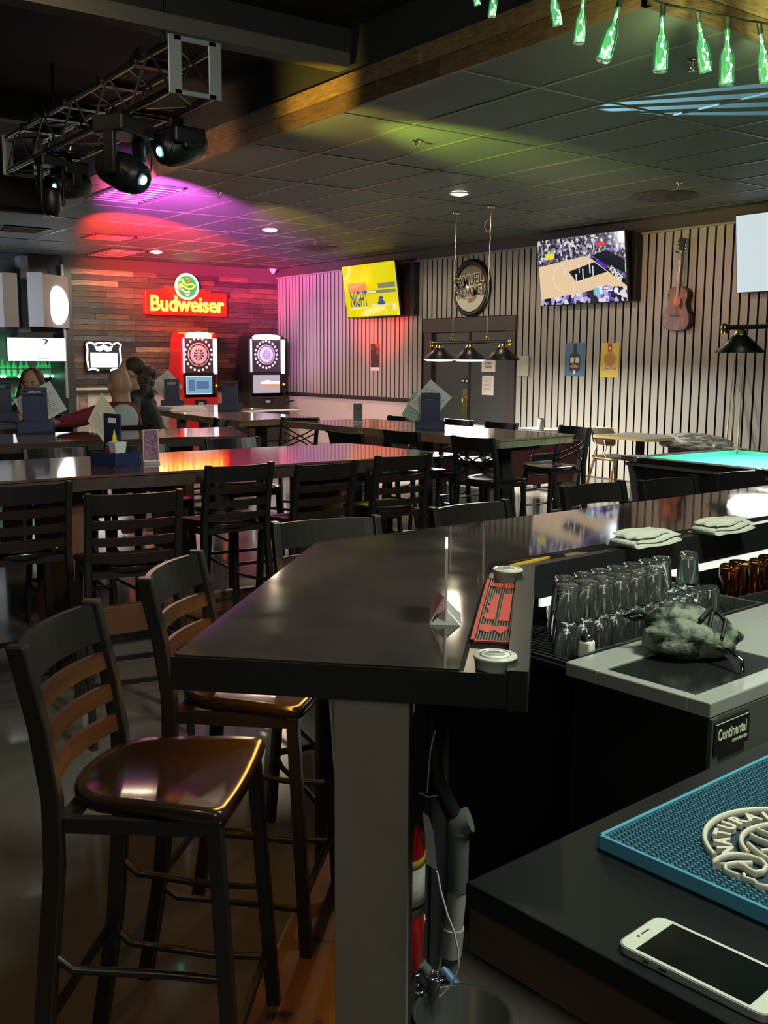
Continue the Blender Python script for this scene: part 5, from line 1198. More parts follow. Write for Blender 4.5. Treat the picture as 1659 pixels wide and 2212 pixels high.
# guitar
gb=at(1463,715,x=XW-.05); gt=at(1481,514,x=XW-.05); up=(gt-gb); GLn=up.length
M=frame((XW-.06,gb.y,gb.z),(0,-1,0),(-1,0,0)); an=math.atan2(-(gt.y-gb.y),gt.z-gb.z)
M=M@Matrix.Rotation(-an,4,'Z')
t=thing('acoustic_guitar','sunburst acoustic guitar hanging on the slat wall','guitar',M=M); s_=GLn/1.0
half=[(0,0),(.10,.004),(.165,.04),(.19,.11),(.175,.19),(.135,.25),(.118,.29),(.128,.34),(.14,.39),(.125,.44),(.085,.47),(.03,.48)]
def smooth(pts,it=2):
    for _ in range(it):
        o_=[pts[0]]
        for a,b_ in zip(pts,pts[1:]): o_+= [(a[0]*.75+b_[0]*.25,a[1]*.75+b_[1]*.25),(a[0]*.25+b_[0]*.75,a[1]*.25+b_[1]*.75)]
        pts=o_+[pts[-1]]
    return pts
hf=smooth(half); out=[(x*s_*1.0,y*s_) for x,y in hf]+[(-x*s_*1.0,y*s_) for x,y in hf[::-1]]
out=out[1:-1]
MB().prism(out,-.05,.045).build('body',mat('guitar_side',(.035,.014,.008),.3),t,bevel=.006)
m_gt=mat('guitar_top',(.30,.10,.035),.25,col2=(.09,.03,.015),nscale=4,nstretch=(5,1,1),contrast=(.35,.7))
MB().prism([(x*.95,y*.965+.008*s_) for x,y in out],.045,.049).build('soundboard',m_gt,t)
MB().lathe([(0,.049),(.047*s_,.049),(.047*s_,.051),(0,.051)],(0,.33*s_,0),24).build('sound_hole',m_black,t)
MB().lathe([(.048*s_,.0492),(.058*s_,.0492),(.058*s_,.0515),(.048*s_,.0515)],(0,.33*s_,0),28).build('rosette',mat('rosette_orange',(.55,.12,.04),.3),t)
MB().prism([(.045*s_,.36*s_),(.075*s_,.33*s_),(.085*s_,.27*s_),(.06*s_,.235*s_),(.035*s_,.26*s_),(.05*s_,.31*s_)],.0495,.052).build('pickguard',m_black,t)
MB().bb(-.065*s_,.065*s_,.155*s_,.172*s_,.049,.058).build('bridge',mat('guitar_side'),t)
MB().bb(-.024*s_,.024*s_,.36*s_,.86*s_,.045,.062).build('fretboard',mat('fretboard_brown',(.10,.05,.03),.4),t)
MB().bb(-.022*s_,.022*s_,.47*s_,.86*s_,.015,.045).build('neck',mat('neck_grey',(.16,.13,.10),.4),t)
hd=MB().prism([(-.026*s_,.86*s_),(.026*s_,.86*s_),(.042*s_,.99*s_),(.0,1.0*s_),(-.042*s_,.99*s_)],.03,.052).build('headstock',mat('rim_black'),t)
for s in (-1,1):
    for k in range(3): MB().lathe([(0,-.01),(.012,-.01),(.012,.01),(0,.01)],(s*.05*s_,(.885+.038*k)*s_,.041),10,Matrix.Rotation(PI/2,3,'Y')).build('tuning_peg',m_chrome,hd)
b=MB()
for k in range(6): x=(-.016+.0064*k)*s_; b.tube([(x,.165*s_,.060),(x,.87*s_,.0655)],.0008,4)
b.build('strings',m_chrome,t)['kind']='stuff'
MB().tube([(-.03,.84*s_,.03),(-.06,.845*s_,.06),(-.07,.86*s_,.075)],.008,6).build('wall_hook',m_black,t)

# ================================================================ POSTERS AND PAPERS
def onwall(name,lab,cat,x0,y0,x1,y1,m,grp=None,xx=XW-.003,th=.003):
    a=at(x0,y0,x=xx); c=at(x1,y1,x=xx); W_=a.y-c.y; H_=a.z-c.z
    t=thing(name,lab,cat,M=frame((xx,a.y,c.z),(0,-1,0),(-1,0,0)),group=grp)
    MB().bb(0,W_,0,H_,0,th).build('sheet',m,t); return t,W_,H_
t,W_,H_=onwall('poster','blue poster with a dark bottle drawing on the slats','poster',1223,741,1261,813,mat('poster_blue',(.06,.15,.27),.5))
MB().prism([(W_*.42,H_*.99),(W_*.58,H_*.99),(W_*.60,H_*.72),(W_*.78,H_*.6),(W_*.80,H_*.2),(W_*.66,H_*.12),(W_*.34,H_*.12),(W_*.2,H_*.2),(W_*.22,H_*.6),(W_*.40,H_*.72)],.003,.004).build('print_bottle',mat('print_black',(.02,.02,.022),.5),t)
MB().bb(W_*.27,W_*.46,H_*.40,H_*.56,.004,.005).bb(W_*.54,W_*.73,H_*.40,H_*.56,.004,.005).bb(W_*.42,W_*.56,H_*.06,H_*.18,.004,.005).build('print_label',mat('print_white',(.6,.6,.62),.5),t)
MB().prism([(W_*.2,H_*.3),(W_*.5,H_*.36),(W_*.8,H_*.3),(W_*.6,H_*.24),(W_*.4,H_*.24)],.005,.006).build('print_ribbon',mat('print_brown',(.32,.17,.10),.5),t)
t,W_,H_=onwall('poster','yellow poster with an orange bottle and red SUNLIGHT label','poster',1299,741,1336,816,mat('poster_yellow',(.62,.45,.06),.5))
MB().bb(W_*.38,W_*.60,H_*.74,H_*.99,.003,.005).bb(W_*.18,W_*.86,H_*.24,H_*.34,.003,.005).build('print_red',mat('print_red',(.40,.03,.03),.5),t)
MB().prism([(W_*.5+W_*.32*math.cos(R_(a)),H_*.53+H_*.20*math.sin(R_(a))) for a in range(0,360,24)],.003,.004).build('print_bottle',mat('print_orange',(.42,.20,.03),.5),t)
b=MB(); text_into(b,'SUNLIGHT',W_*.15,frame((W_*.52,H_*.29,.0055),(1,0,0),(0,0,1)),.001,.0015,xs=.95); b.bb(W_*.44,W_*.54,H_*.80,H_*.88,.005,.006).bb(W_*.36,W_*.66,H_*.20,H_*.215,.003,.004).build('lettering',mat('print_white'),t)
t,W_,H_=onwall('poster','small dark poster with reddish figure on the pink-lit slats','poster',801,743,820,801,mat('poster_dark',(.03,.018,.02),.4,col2=(.30,.08,.07),nscale=7,contrast=(.5,.7)))
MB().bb(0,W_,0,H_*.13,.003,.0045).build('white_strip',mat('print_white'),t)
t,W_,H_=onwall('notice','pale framed notice right of the grey doors','notice',1119,769,1142,813,mat('notice_pale',(.42,.42,.33),.5,col2=(.33,.35,.28),nscale=30),th=.02,xx=XW-.02)
t,W_,H_=onwall('notice','paper on the door reading DO NOT ENTER','notice',1041,778,1070,804,m_paper,'papers taped to the grey door')
b=MB(); text_into(b,'DO NOT',H_*.30,frame((W_/2,H_*.72,.0035),(1,0,0),(0,0,1)),.001,.002,xs=.8); text_into(b,'ENTER',H_*.32,frame((W_/2,H_*.42,.0035),(1,0,0),(0,0,1)),.001,.002,xs=.8); b.build('lettering',m_ink,t)
t,W_,H_=onwall('notice','lower paper on the door with small dense print','notice',1042,811,1066,854,m_paper,'papers taped to the grey door')
b=MB()
for i in range(12): b.bb(W_*.12,W_*(.9-.1*(i%3)),H_*(.86-.065*i),H_*(.875-.065*i),.003,.0036)
b.build('print',mat('print_grey'),t)
t,W_,H_=onwall('wall_outlet','white outlet with a black plug on the pink wainscot','outlet',632,856,646,880,mat('outlet_white',(.62,.6,.58),.4),th=.008,xx=XW-.008)
MB().tube([(W_*.3,H_*.6,.01),(W_*.2,H_*.62,.05),(-.15,H_*.4,.08),(-.35,H_*.1,.05)],.008,6).build('plug_cable',m_black,t)
t,W_,H_=onwall('wall_outlet','blank outlet plate on the pink wainscot','outlet',752,868,759,885,mat('outlet_pink',(.5,.42,.4),.4),th=.006,xx=XW-.006)
# cream board and frame low on the back wall
a=at(165,838,y=YW-.02); c=at(248,905,y=YW-.02); t=thing('wall_board','cream board leaning low on the back wall behind the bald man','board',(a.x,YW-.02,c.z))
MB().bb(0,c.x-a.x,0,.018,0,a.z-c.z).build('board',mat('board_cream',(.55,.50,.38),.5),t)
MB().bb(.03,.2,-.008,0,.05,a.z-c.z-.05).build('framed_print',mat('framed_print',(.10,.05,.04),.4,col2=(.4,.3,.25),nscale=9),t)

# ================================================================ DART MACHINES
def dart(lab,px0,px1,mbody,seed,yf,screen,dx=0,gcol=(.85,.82,.9)):
    a=at(px0,760,y=yf); c=at(px1,760,y=yf); W_=c.x-a.x; D_=.62
    ztop=at((px0+px1)/2,719 if seed==1 else 725,y=yf).z
    t=thing('dart_machine',lab,'dart machine',((a.x+c.x)/2,yf,0),0,'arcade dart machines'); hw=W_/2+.03
    prof=[(0,0),(0,.95),(.04,1.02),(.04,ztop-.09),(.07,ztop-.02),(.16,ztop+.01),(.34,ztop),(.44,ztop-.10),(D_-.04,1.35),(D_,1.0),(D_,0)]
    M=Matrix(((0,0,1),(1,0,0),(0,1,0)))
    MB().prism(prof,-hw,hw,M=M).build('cabinet',mbody,t,bevel=.03,seg=3)
    zz=lambda py: at((px0+px1)/2,py,y=yf).z
    z0,z1=zz(806 if seed==1 else 805),zz(731 if seed==1 else 733)
    MB().bb(-hw+.07,hw-.09,.012,.04,z0,z1).build('board_panel',mat('dart_panel_grey',(.05,.05,.055),.4),t)
    zc=zz(766); R=.215 if seed==1 else .19; xc=-.02
    cols=[mat('dart_pink',(.5,.3,.35),.4,emit=(.72,.5,.58),es=.7),mat('dart_dark',(.05,.01,.02),.4)] if seed==1 else [mat('dart_white',(.5,.5,.55),.4,emit=(.75,.75,.85),es=.8),mat('dart_blue',(.1,.12,.4),.4,emit=(.2,.25,.6),es=.7)]
    acc=mat('dart_crimson',(.2,.01,.03),.4,emit=(.35,.03,.10),es=.6) if seed==1 else mat('dart_red',(.3,.05,.05),.4,emit=(.5,.15,.18),es=.6)
    dk=thing if False else None
    RM=Matrix.Rotation(PI/2,3,'X')
    MB().lathe([(0,0),(R,0),(R,.012),(0,.012)],(xc,.012,zc),40,RM).build('dart_board',cols[0],t)
    b1=MB();b2=MB();b3=MB()
    for i in range(20):
        a0=R_(i*18-9+1.2); a1=R_(i*18+9-1.2); P=lambda r,a_: (xc+r*math.sin(a_),-.0012,zc+r*math.cos(a_))
        for r0_,r1_,bb_ in ((.80,.93,(b2,b3)[i%2]),(.10,.50,(b2,b3)[i%2] if seed==1 else b2)):
            if i%2==0 or r0_>.5: bb_.add([P(R*r0_,a0),P(R*r1_,a0),P(R*r1_,a1),P(R*r0_,a1)],[(0,1,2,3)])
        an_=R_(i*18); n_r=R*1.28
        b1.lathe([(0,0),(.024,0),(.024,.004),(0,.004)],(xc+n_r*math.sin(an_)*.98,.010,zc+n_r*math.cos(an_)*1.06),8,RM)
    b2.build('dark_segments',cols[1],t); b3.build('accent_segments',acc,t); b1.build('number_lights',glow('dart_numbers',(.85,.88,.9),1.1),t)
    b=MB(); wire=mat('dart_wire',(.5,.48,.5),.3)
    for i in range(20): an_=R_(i*18+9); b.bar((xc+R*.1*math.sin(an_),-.003,zc+R*.1*math.cos(an_)),(xc+R*.98*math.sin(an_),-.003,zc+R*.98*math.cos(an_)),.004,.004)
    for r_ in (.5,.78,.95): b.tube([(xc+R*r_*math.sin(2*PI*k/30),-.003,zc+R*r_*math.cos(2*PI*k/30)) for k in range(30)],.003,4,closed=True)
    b.build('wires',wire,t)['kind']='stuff'
    gm=glow('dart_tube_%d'%seed,gcol,2.4)
    MB().bb(hw-.085,hw-.012,-.01,.05,z0-.02,z1+.0).build('light_tube',gm,t,bevel=.01); MB().bb(-hw+.045,-hw+.068,.0,.04,z0,z1).build('light_tube',gm,t,bevel=.008)
    zm0,zm1=zz(732 if seed==1 else 735),zz(721 if seed==1 else 726)
    MB().prism([(-hw+.11,zm0+.01),(hw-.13,zm0+.01),(hw-.12,zm1-.01),(hw-.2,zm1+.02),(0,zm1+.035),(-hw+.16,zm1+.02),(-hw+.10,zm1-.01)],-.03,.05,M=Matrix(((1,0,0),(0,0,1),(0,1,0)))).build('marquee',glow('marquee_white',(1,.97,.97),2.6),t)
    za,zb=zz(852 if seed==1 else 849),zz(812 if seed==1 else 810)
    MB().bb(-hw+.04,hw-.03,.0,.03,za-.06,zb+.06).build('screen_surround',m_bez,t,bevel=.005)
    s=MB().bb(-hw+.08,hw-.13,-.006,.0,za,zb).build('screen',screen,t)
    cz=(za+zb)/2
    if seed==1:
        MB().bb(-hw+.09,hw-.14,-.009,-.007,za+.02,zb-.02).build('screen_picture',scr((.22,.42,.62),.9,'dart_screen_blue'),s)
        MB().bb(-.09,hw-.20,-.012,-.010,cz-.07,cz+.07).bb(-hw+.13,-.12,-.012,-.010,cz-.10,cz+.10).build('screen_panel',scr((.10,.18,.36),.9,'dart_screen_navy'),s)
    else:
        MB().bb(-.12,hw-.13,-.012,-.007,cz-.06,cz-.01).build('screen_bar',scr((.95,.30,.08),1,'dart_screen_orange'),s)
        MB().bb(-.16,hw-.13,-.012,-.007,cz+.0,cz+.05).bb(-.06,.05,-.012,-.007,cz+.05,cz+.075).build('screen_word',scr((.95,.95,.95),1,'dart_screen_white'),s)
    MB().ell((hw-.045,-.01,cz-.01),.018,10,8).build('button',glow('button_amber',(1,.35,.06),4),t)
    MB().bb(-.13,.13,-.02,.05,za-.22,za-.10).build('coin_door',m_bez,t,bevel=.02); MB().bb(-.06,.04,-.03,-.02,za-.19,za-.14).build('coin_slot',mat('coin_plate',(.5,.5,.48),.3,metal=.6),t)
dart('red arcade dart machine with glowing tubes and a blue screen',395,467,mat('cabinet_red',(.62,.012,.012),.25,coat=.5),1,17.45,scr((.75,.80,.85),.9,'dart_screen_frame'),gcol=(1,.72,.9))
dart('black arcade dart machine in the corner with an orange bar on screen',541,613,mat('cabinet_black_gloss',(.018,.014,.014),.3),2,17.55,scr((.50,.46,.52),.9,'dart_screen_grey'),gcol=(.85,1,.95))

# ================================================================ SECOND BAR ON THE LEFT
m_wh=mat('panel_white',(.36,.37,.38),.45)
def hp(px0,px1,pyt,pyb,y0,y1,name,par,m=m_wh):
    a=at(px0,pyt,y=y0); c=at(px1,pyt,y=y1); zb=at(px0,pyb,y=y0).z
    th_=Vector((0,.02,0)); P=[Vector((a.x,y0,zb)),Vector((c.x,y1,zb)),Vector((c.x,y1,a.z)),Vector((a.x,y0,a.z))]
    MB().add(P+[p_+th_ for p_ in P],[(0,1,2,3),(7,6,5,4),(0,4,5,1),(1,5,6,2),(2,6,7,3),(3,7,4,0)]).build(name,m,par)
t=thing('corner_light_panel','hanging white corner panel with a bright oval light at the left','light panel',(0,0,0))
hp(58,91,588,705,17.9,17.75,'narrow_face',t); hp(91,146,590,706,17.75,18.25,'wide_face',t,mat('panel_grey',(.20,.19,.19),.5))
a=at(125,660,y=18.0); M=frame((a.x,17.98,a.z),(.55,.25,0),(.25,-.55,0))
MB().lathe([(0,.02),(.22,.018),(.23,.0),(0,.0)],(0,0,0),36,Matrix.Identity(3),sy=1.45).build('oval_light',glow('oval_white',(1,1,1),4),t)
[c for c in t.children if c.name.startswith('oval_light')][0].matrix_basis=M 
t=thing('corner_light_panel','hanging grey-white corner panel cut by the left edge','light panel',(0,0,0))
hp(-60,4,588,706,18.1,17.9,'narrow_face',t); hp(4,36,588,706,17.9,17.95,'wide_face',t,mat('panel_grey'))
a=at(15,729,y=18.1); c=at(143,780,y=18.1); t=thing('television','wide white television glowing above the green back bar','television',(a.x,18.1,c.z),0,GT)
W_=c.x-a.x; H_=a.z-c.z
MB().bb(-.01,W_+.01,0.0,.05,-.01,H_+.01).build('housing',m_bez,t); MB().bb(0,W_,-.004,0,0,H_).build('screen',scr((.9,.97,.97),1.6,'screen_bright_white'),t)
b=MB().prism([(W_*.57,H_*.96),(W_*.66,H_*.97),(W_*.70,H_*.91),(W_*.67,H_*.78),(W_*.60,H_*.66),(W_*.645,H_*.82),(W_*.65,H_*.90)],.0045,.007,M=Matrix(((1,0,0),(0,0,-1),(0,1,0)))).build('screen_mark',scr((.05,.10,.35),.9,'screen_blue_mark'),t)
MB().bb(W_*.48,W_*.70,-.006,-.004,H_*.11,H_*.14).build('screen_text',scr((.5,.6,.75),.9,'screen_bluetext'),t)
MB().bb(W_*.2,W_*.8,.05,.50,H_*.5,H_*1.25).build('wall_bracket',m_bez,t)
zsh=at(70,812,y=19.2).z
t=thing('bottle_shelf','lit shelf of the green back bar at the left','shelf',(0,19.3,zsh))
MB().bb(-2,6.15,-.16,.30,-.03,0).build('board',mat('shelf_dark',(.03,.04,.035),.4),t)
MB().bb(-2,6.15,-.16,.30,-.55,-.52).build('board',mat('shelf_dark'),t)
b=MB(); 
xs_=[at(px,808,y=19.12).x for px in (3,10,41,88,97,103,113,118,125,138)]
for x in xs_: b.ell((x,-.18,-.005),.028,8,6)
b.build('led_string',glow('led_green',(.35,1,.6),7),t)
m_bot=mat('shelf_bottle_greenlit',(.03,.25,.07),.1,trans=.3,emit=(.03,.5,.12),es=.5); m_botd=mat('shelf_bottle_pale',(.12,.16,.13),.15)  # bottles glow green in place of LED light passing through them
bs=None; ords=['first','second','third','fourth','fifth','sixth','seventh','eighth','ninth','tenth','eleventh','twelfth']
for k,(z_,pxs) in enumerate(((0,(6,18,31,46,58,84,92,99,108,116,126,136)),(-.52,(8,20,33,48,90,104,118,130)))):
    for i,px in enumerate(pxs):
        x=at(px,800,y=19.25).x; lab='%s bottle from left on the %s shelf of the green back bar'%(ords[i],('upper','lower')[k])
        if bs is None:
            bs=thing('liquor_bottle',lab,'bottle',(x,19.25,zsh+z_),0,'bottles on the green back bar')
            MB().lathe([(0,0),(.045,0),(.048,.01),(.048,.17),(.03,.20),(.015,.23),(.015,.29),(.018,.30),(0,.30)],(0,0,0),14).build('bottle_body',m_bot,bs)
            MB().lathe([(.049,.05),(.0495,.05),(.0495,.14),(.049,.14)],(0,0,0),14).build('paper_label',m_botd,bs)
            continue
        dup(bs,(x,19.25,zsh+z_),0,lab,'bottles on the green back bar')
lamp('back_bar_led','AREA',(3.6,19.05,zsh+.03),(.15,1,.35),16,(3.6,19.6,zsh+.15),4.2,60,.5)
bpy.data.objects['back_bar_led'].data.shape='RECTANGLE'; bpy.data.objects['back_bar_led'].data.size_y=.05
# ================================================================ TRUSS AND STAGE HEADS
Xt=2.74; P0=at(375,190,x=Xt); P1=at(375,85,x=Xt); zt0,zt1=P0.z,P1.z; Yt=P0.y; w_=.285
Pf=at(15,360,x=Xt); Yf=Pf.y
VDh=Vector((.587,.81,0)); RDh=Vector((.81,-.587,0))
t=t_truss=thing('lighting_truss','aluminium box truss hanging under the dark raised ceiling','truss',(Xt,Yt,zt0)); Ht=zt1-zt0; Lt=Yf-Yt
m_al=mat('truss_aluminium',(.42,.40,.34),.28,metal=1); m_pl=mat('truss_plate',(.30,.31,.31),.45,metal=.7)
for x in (0,w_):
    for z in (0,Ht): MB().tube([(x,0,z),(x,Lt,z)],.023,12).build('chord',m_al,t)
nseg=10; 
for s,(A,B) in enumerate((((0,0),(0,Ht)),((w_,0),(w_,Ht)),((0,0),(w_,0)),((0,Ht),(w_,Ht)))):
    for i in range(nseg):
        ya=Lt*i/nseg; yb=Lt*(i+1)/nseg; p_,q_=(A,B) if i%2==0 else (B,A)
        MB().tube([(p_[0],ya+.03,p_[1]),(q_[0],yb-.01,q_[1])],.0095,6).build('brace',mat('truss_brace_dull',(.16,.15,.13),.45,metal=.8),t)
for y_ in (0,Lt):
    pl=MB(); pl.bb(-.035,.055,-.012,.0,-.035,Ht+.035).bb(w_-.055,w_+.035,-.012,0,-.035,Ht+.035).bb(.0,w_,-.012,0,-.035,.0).bb(0,w_,-.012,0,Ht,Ht+.035)
    o=pl.build('end_plate',m_pl,t,(0,y_,0),bevel=.006)
    for x in (0,w_):
        for z in (0,Ht): MB().lathe([(0,-.02),(.028,-.02),(.028,-.012)],(x,0,z),12,Matrix.Rotation(PI/2,3,'X')).build('bolt',m_bez,o)
for y_ in (.45,2.6): MB().tube([(w_/2,y_,Ht),(w_/2,y_,3.95-zt0)],.012,6).bb(-.04,w_+.04,y_-.05,y_+.05,Ht+.0,Ht+.05).build('hanger_strap',m_bez,t)
def head(lab,px,py,dx,hd,lens,k=1):
    """px,py: photo position of the lens; hd: the way the head points"""
    L0=at(px,py,x=Xt+dx); hd=Vector(hd).normalized(); hc_=L0-hd*.158*k; top=zt0-.02
    pan=math.atan2(hd.y,hd.x)-PI/2
    t=thing('moving_head_light',lab,'stage light',(hc_.x,hc_.y,top),pan,'stage lights under the truss'); t.scale=(k,k,k); zc=(hc_.z-top)/k
    mb_=mat('stage_black',(.010,.010,.011),.4)
    MB().tube([Matrix.Rotation(-pan,3,'Z')@Vector(((Xt-hc_.x)/k,0,.01)),Matrix.Rotation(-pan,3,'Z')@Vector(((Xt+w_-hc_.x)/k,0,.01))],.02,10).bb(-.04,.04,-.02,.02,-.08,.02).build('clamp',m_bez,t); MB().bb(-.17,.17,-.12,.12,-.17,-.06).build('base_box',mb_,t,bevel=.015)
    for s in (-1,1): MB().bb(s*.15-.018,s*.15+.018,-.045,.045,zc-.03,-.16).build('yoke_arm',mb_,t,bevel=.01)
    q=hd.to_track_quat('Z','Y').to_matrix(); RM=Matrix.Rotation(-pan,3,'Z')@q
    h_=MB().lathe([(.0,-.19),(.08,-.19),(.105,-.15),(.125,.0),(.112,.10),(.085,.15),(.06,.16),(.045,.15),(0,.15)],(0,0,0),24,RM).build('head',mb_,t,(0,0,zc))
    MB().lathe([(0,.162),(.026,.161),(.031,.155)],(0,0,0),20,RM).build('lens',glow('lens_'+lens,{'cyan':(.25,1,.95),'blue':(.35,.65,1)}[lens],8),h_)
    MB().tube([(-.10,.06,-.12),(-.16,.1,zc*.6),(-.10,.12,zc-.06),(.05,.13,zc-.10),(.14,.08,zc)],.004,6).build('safety_cable',m_bez,t)
head('stage light nearest the truss end plate, cyan lens facing the camera',343,328,.2,-VDh*.55-RDh*.62-Vector((0,0,.28)),'cyan')
head('middle stage light pointing down right with a blue lens',311,390,.0,-VDh*.35+RDh*.8-Vector((0,0,.35)),'blue')
head('rear stage light, blue lens turned toward the left end of the truss',117,404,.05,-VDh*.6-RDh*.65-Vector((0,0,.15)),'blue',.85)
head('lowest stage light at the far left, hanging below the truss end',112,466,.0,VDh*.1-RDh*.1-Vector((0,0,.95)),'blue',.62)
for y_ in (.55,1.15,1.9,2.35,2.9): MB().bb(-.03,w_+.03,y_-.035,y_+.035,Ht-.03,Ht+.03).build('cable_wrap',m_bez,t_truss)
# ================================================================ STRING OF GREEN BOTTLES on the wood fascia
m_gb=mat('green_bottle_glass',(.72,1,.76),.03,trans=1,ior=1.25,emit=(.06,.30,.10),es=.42); m_cap=mat('cord_black',(.01,.012,.01),.5); m_led=glow('fairy_led',(.92,1,.93),16)
YB=3.52
def sbottle(lab,pt,pb,h=None):
    a=at(*pt,y=YB); c=at(*pb,y=YB); d_=(c-a); L_=d_.length
    zax=-d_.normalized(); xax=Vector((0,1,0)).cross(zax).normalized(); yax=zax.cross(xax); M=Matrix.Identity(4)
    for i in range(3): M[i][0]=xax[i]; M[i][1]=yax[i]; M[i][2]=zax[i]; M[i][3]=a[i]
    return M,L_
specs=[((1016,-58),(1032,12),'leftmost green light bottle, only its base in the picture'),((1072,-45),(1062,36),'second green light bottle from the left'),((1188,-48),(1205,56),'third green light bottle from the left, near the wood corner'),((1262,-22),(1250,94),'fourth green light bottle from the left'),((1342,-5),(1303,130),'fifth green light bottle, leaning strongly'),
 ((1432,10),(1426,156),'green light bottle hanging straight in front of the blue beams'),((1507,26),(1525,157),'seventh green light bottle, leaning right'),((1572,38),(1569,185),'eighth green light bottle, hanging straight near the right'),((1640,50),(1656,180),'green light bottle at the right edge')]
sb=None
for pt,pb,lab in specs:
    M,L_=sbottle(lab,pt,pb)
    if sb is None:
        sb=thing('light_bottle',lab,'light',M=M,group='green bottles of the light string'); s_=1
        MB().lathe([(.016,.0),(.016,-.055),(.019,-.06),(.010,-.062),(0,-.062)],(0,0,0),10).build('socket',m_cap,sb)
        MB().lathe([(.0145,-.055),(.0165,-.062),(.0165,-.07),(.014,-.10),(.016,-.135),(.03,-.17),(.038,-.20),(.039,-.325),(.035,-.338),(0,-.338),(0,-.330),(.033,-.326),(.035,-.20),(.028,-.175),(.0135,-.14),(.0115,-.10),(.012,-.06),(.0145,-.055)],(0,0,0),20).build('bottle',m_gb,sb)
        rr=random.Random(2); b=MB()
        for z_,x_,y_ in ((-.10,.0,-.004),(-.16,.008,-.012),(-.21,-.02,-.02),(-.24,.014,-.024),(-.285,-.01,-.026),(-.315,.022,-.018),(-.31,-.02,-.02)): b.ell((x_,y_,z_),.0095,8,6)
        b.tube([(0,0,-.06),(.004,0,-.1),(.008,-.008,-.16),(-.016,-.016,-.21),(.012,-.02,-.24),(-.01,-.02,-.285),(.018,-.014,-.315)],.0012,4).build('fairy_lights',m_led,sb)
        o=sb
    else: o=dup(sb,None,None,lab,'green bottles of the light string'); o.matrix_basis=M
    k=L_/.338; o.scale=(k,k,k)
t=thing('string_cord','black cord of the bottle light string along the wood fascia','cord',(0,0,0))
cp=[(980,-90),(1016,-60),(1072,-48),(1130,-60),(1188,-50),(1225,-40),(1262,-25),(1300,-22),(1342,-8),(1385,-12),(1432,8),(1470,16),(1507,24),(1540,32),(1572,36),(1608,44),(1640,48),(1700,60),(1760,80)]
MB().tube([at(x,y,y=YB) for x,y in cp],.006,6).build('cord',m_cap,t)
for bx_ in (1390,1560,1740): lamp('bottle_string_glow','SPOT',at(bx_,70,y=3.22)-Vector((0,0,.12)),(.78,1,.38),85,at(bx_-10,45,y=3.7),.08,85,.9)
lamp('bottle_string_glow','POINT',at(1300,60,y=3.40),(.5,1,.5),2.5,None,.2)
# ================================================================ PEOPLE
def flesh(name,caps,ells,m,parent,voxel=.010,smooth=4):
    """capsule chain and ellipsoids fused into one continuous surface"""
    b=MB()
    for pts,rs in caps:
        b.tube(pts,rs,14)
        for p_,r_ in zip(pts,rs if isinstance(rs,list) else [rs]*len(pts)): b.ell(p_,r_,12,8)
    for c_,r_,M_ in ells: b.ell(c_,r_,20,14,M_)
    me=bpy.data.meshes.new('t'); me.from_pydata([tuple(p) for p in b.v],[],b.f); o=bpy.data.objects.new('t',me); C.objects.link(o)
    r=o.modifiers.new('r','REMESH'); r.mode='VOXEL'; r.voxel_size=voxel; s_=o.modifiers.new('s','SMOOTH'); s_.factor=.5; s_.iterations=smooth
    dg=bpy.context.evaluated_depsgraph_get(); me2=bpy.data.meshes.new_from_object(o.evaluated_get(dg)); bpy.data.objects.remove(o)
    for p_ in me2.polygons: p_.use_smooth=True
    me2.materials.clear(); me2.materials.append(m); me2.name=name
    return link(name,me2,parent)
m_skin=mat('skin',(.42,.24,.17),.5,bump=.05,bscale=120); m_skin2=mat('skin_pale',(.48,.28,.20),.5)
VD=Vector((.587,.81,0)); RD=Vector((.81,-.587,0)); UP=Vector((0,0,1))
def head_parts(c,f,k=1.0):
    """ellipsoids of a head centred at c looking along f (unit); returns ells, caps"""
    f=f.normalized(); s_=f.cross(UP).normalized(); u=s_.cross(f)
    M=Matrix((s_,f,u)).transposed()
    e=[(c+u*.02*k,(.076*k,.095*k,.105*k),M),(c-u*.045*k+f*.018*k,(.058*k,.070*k,.075*k),M),(c+f*.099*k-u*.012*k,(.013*k,.018*k,.024*k),M)]
    for sg in (-1,1):
        e.append((c+s_*sg*.079*k-u*.005*k-f*.005*k,(.010*k,.022*k,.032*k),M))
    e.append((c+f*.088*k-u*.052*k,(.024*k,.012*k,.007*k),M)); e.append((c+f*.088*k-u*.064*k,(.021*k,.012*k,.007*k),M))
    return e,M,s_,u
def face_bits(parent,c,f,k,hairm):
    e,M,s_,u=head_parts(c,f,k); f=f.normalized()
    for sg in (-1,1):
        MB().ell(c+f*.086*k+s_*sg*.031*k+u*.008*k,(.012*k,.008*k,.007*k),12,8,M).build('eye',mat('eye_white',(.6,.58,.55),.3),parent)
        MB().ell(c+f*.0935*k+s_*sg*.031*k+u*.008*k,(.0055*k,.003*k,.0055*k),10,6,M).build('iris',mat('iris_dark',(.04,.025,.02),.3),parent)
        MB().ell(c+f*.090*k+s_*sg*.032*k+u*.027*k,(.018*k,.006*k,.004*k),10,6,M).build('eyebrow',hairm,parent)
    MB().ell(c+f*.095*k-u*.057*k,(.022*k,.008*k,.008*k),12,6,M).build('lips',mat('lips',(.30,.09,.08),.45),parent)
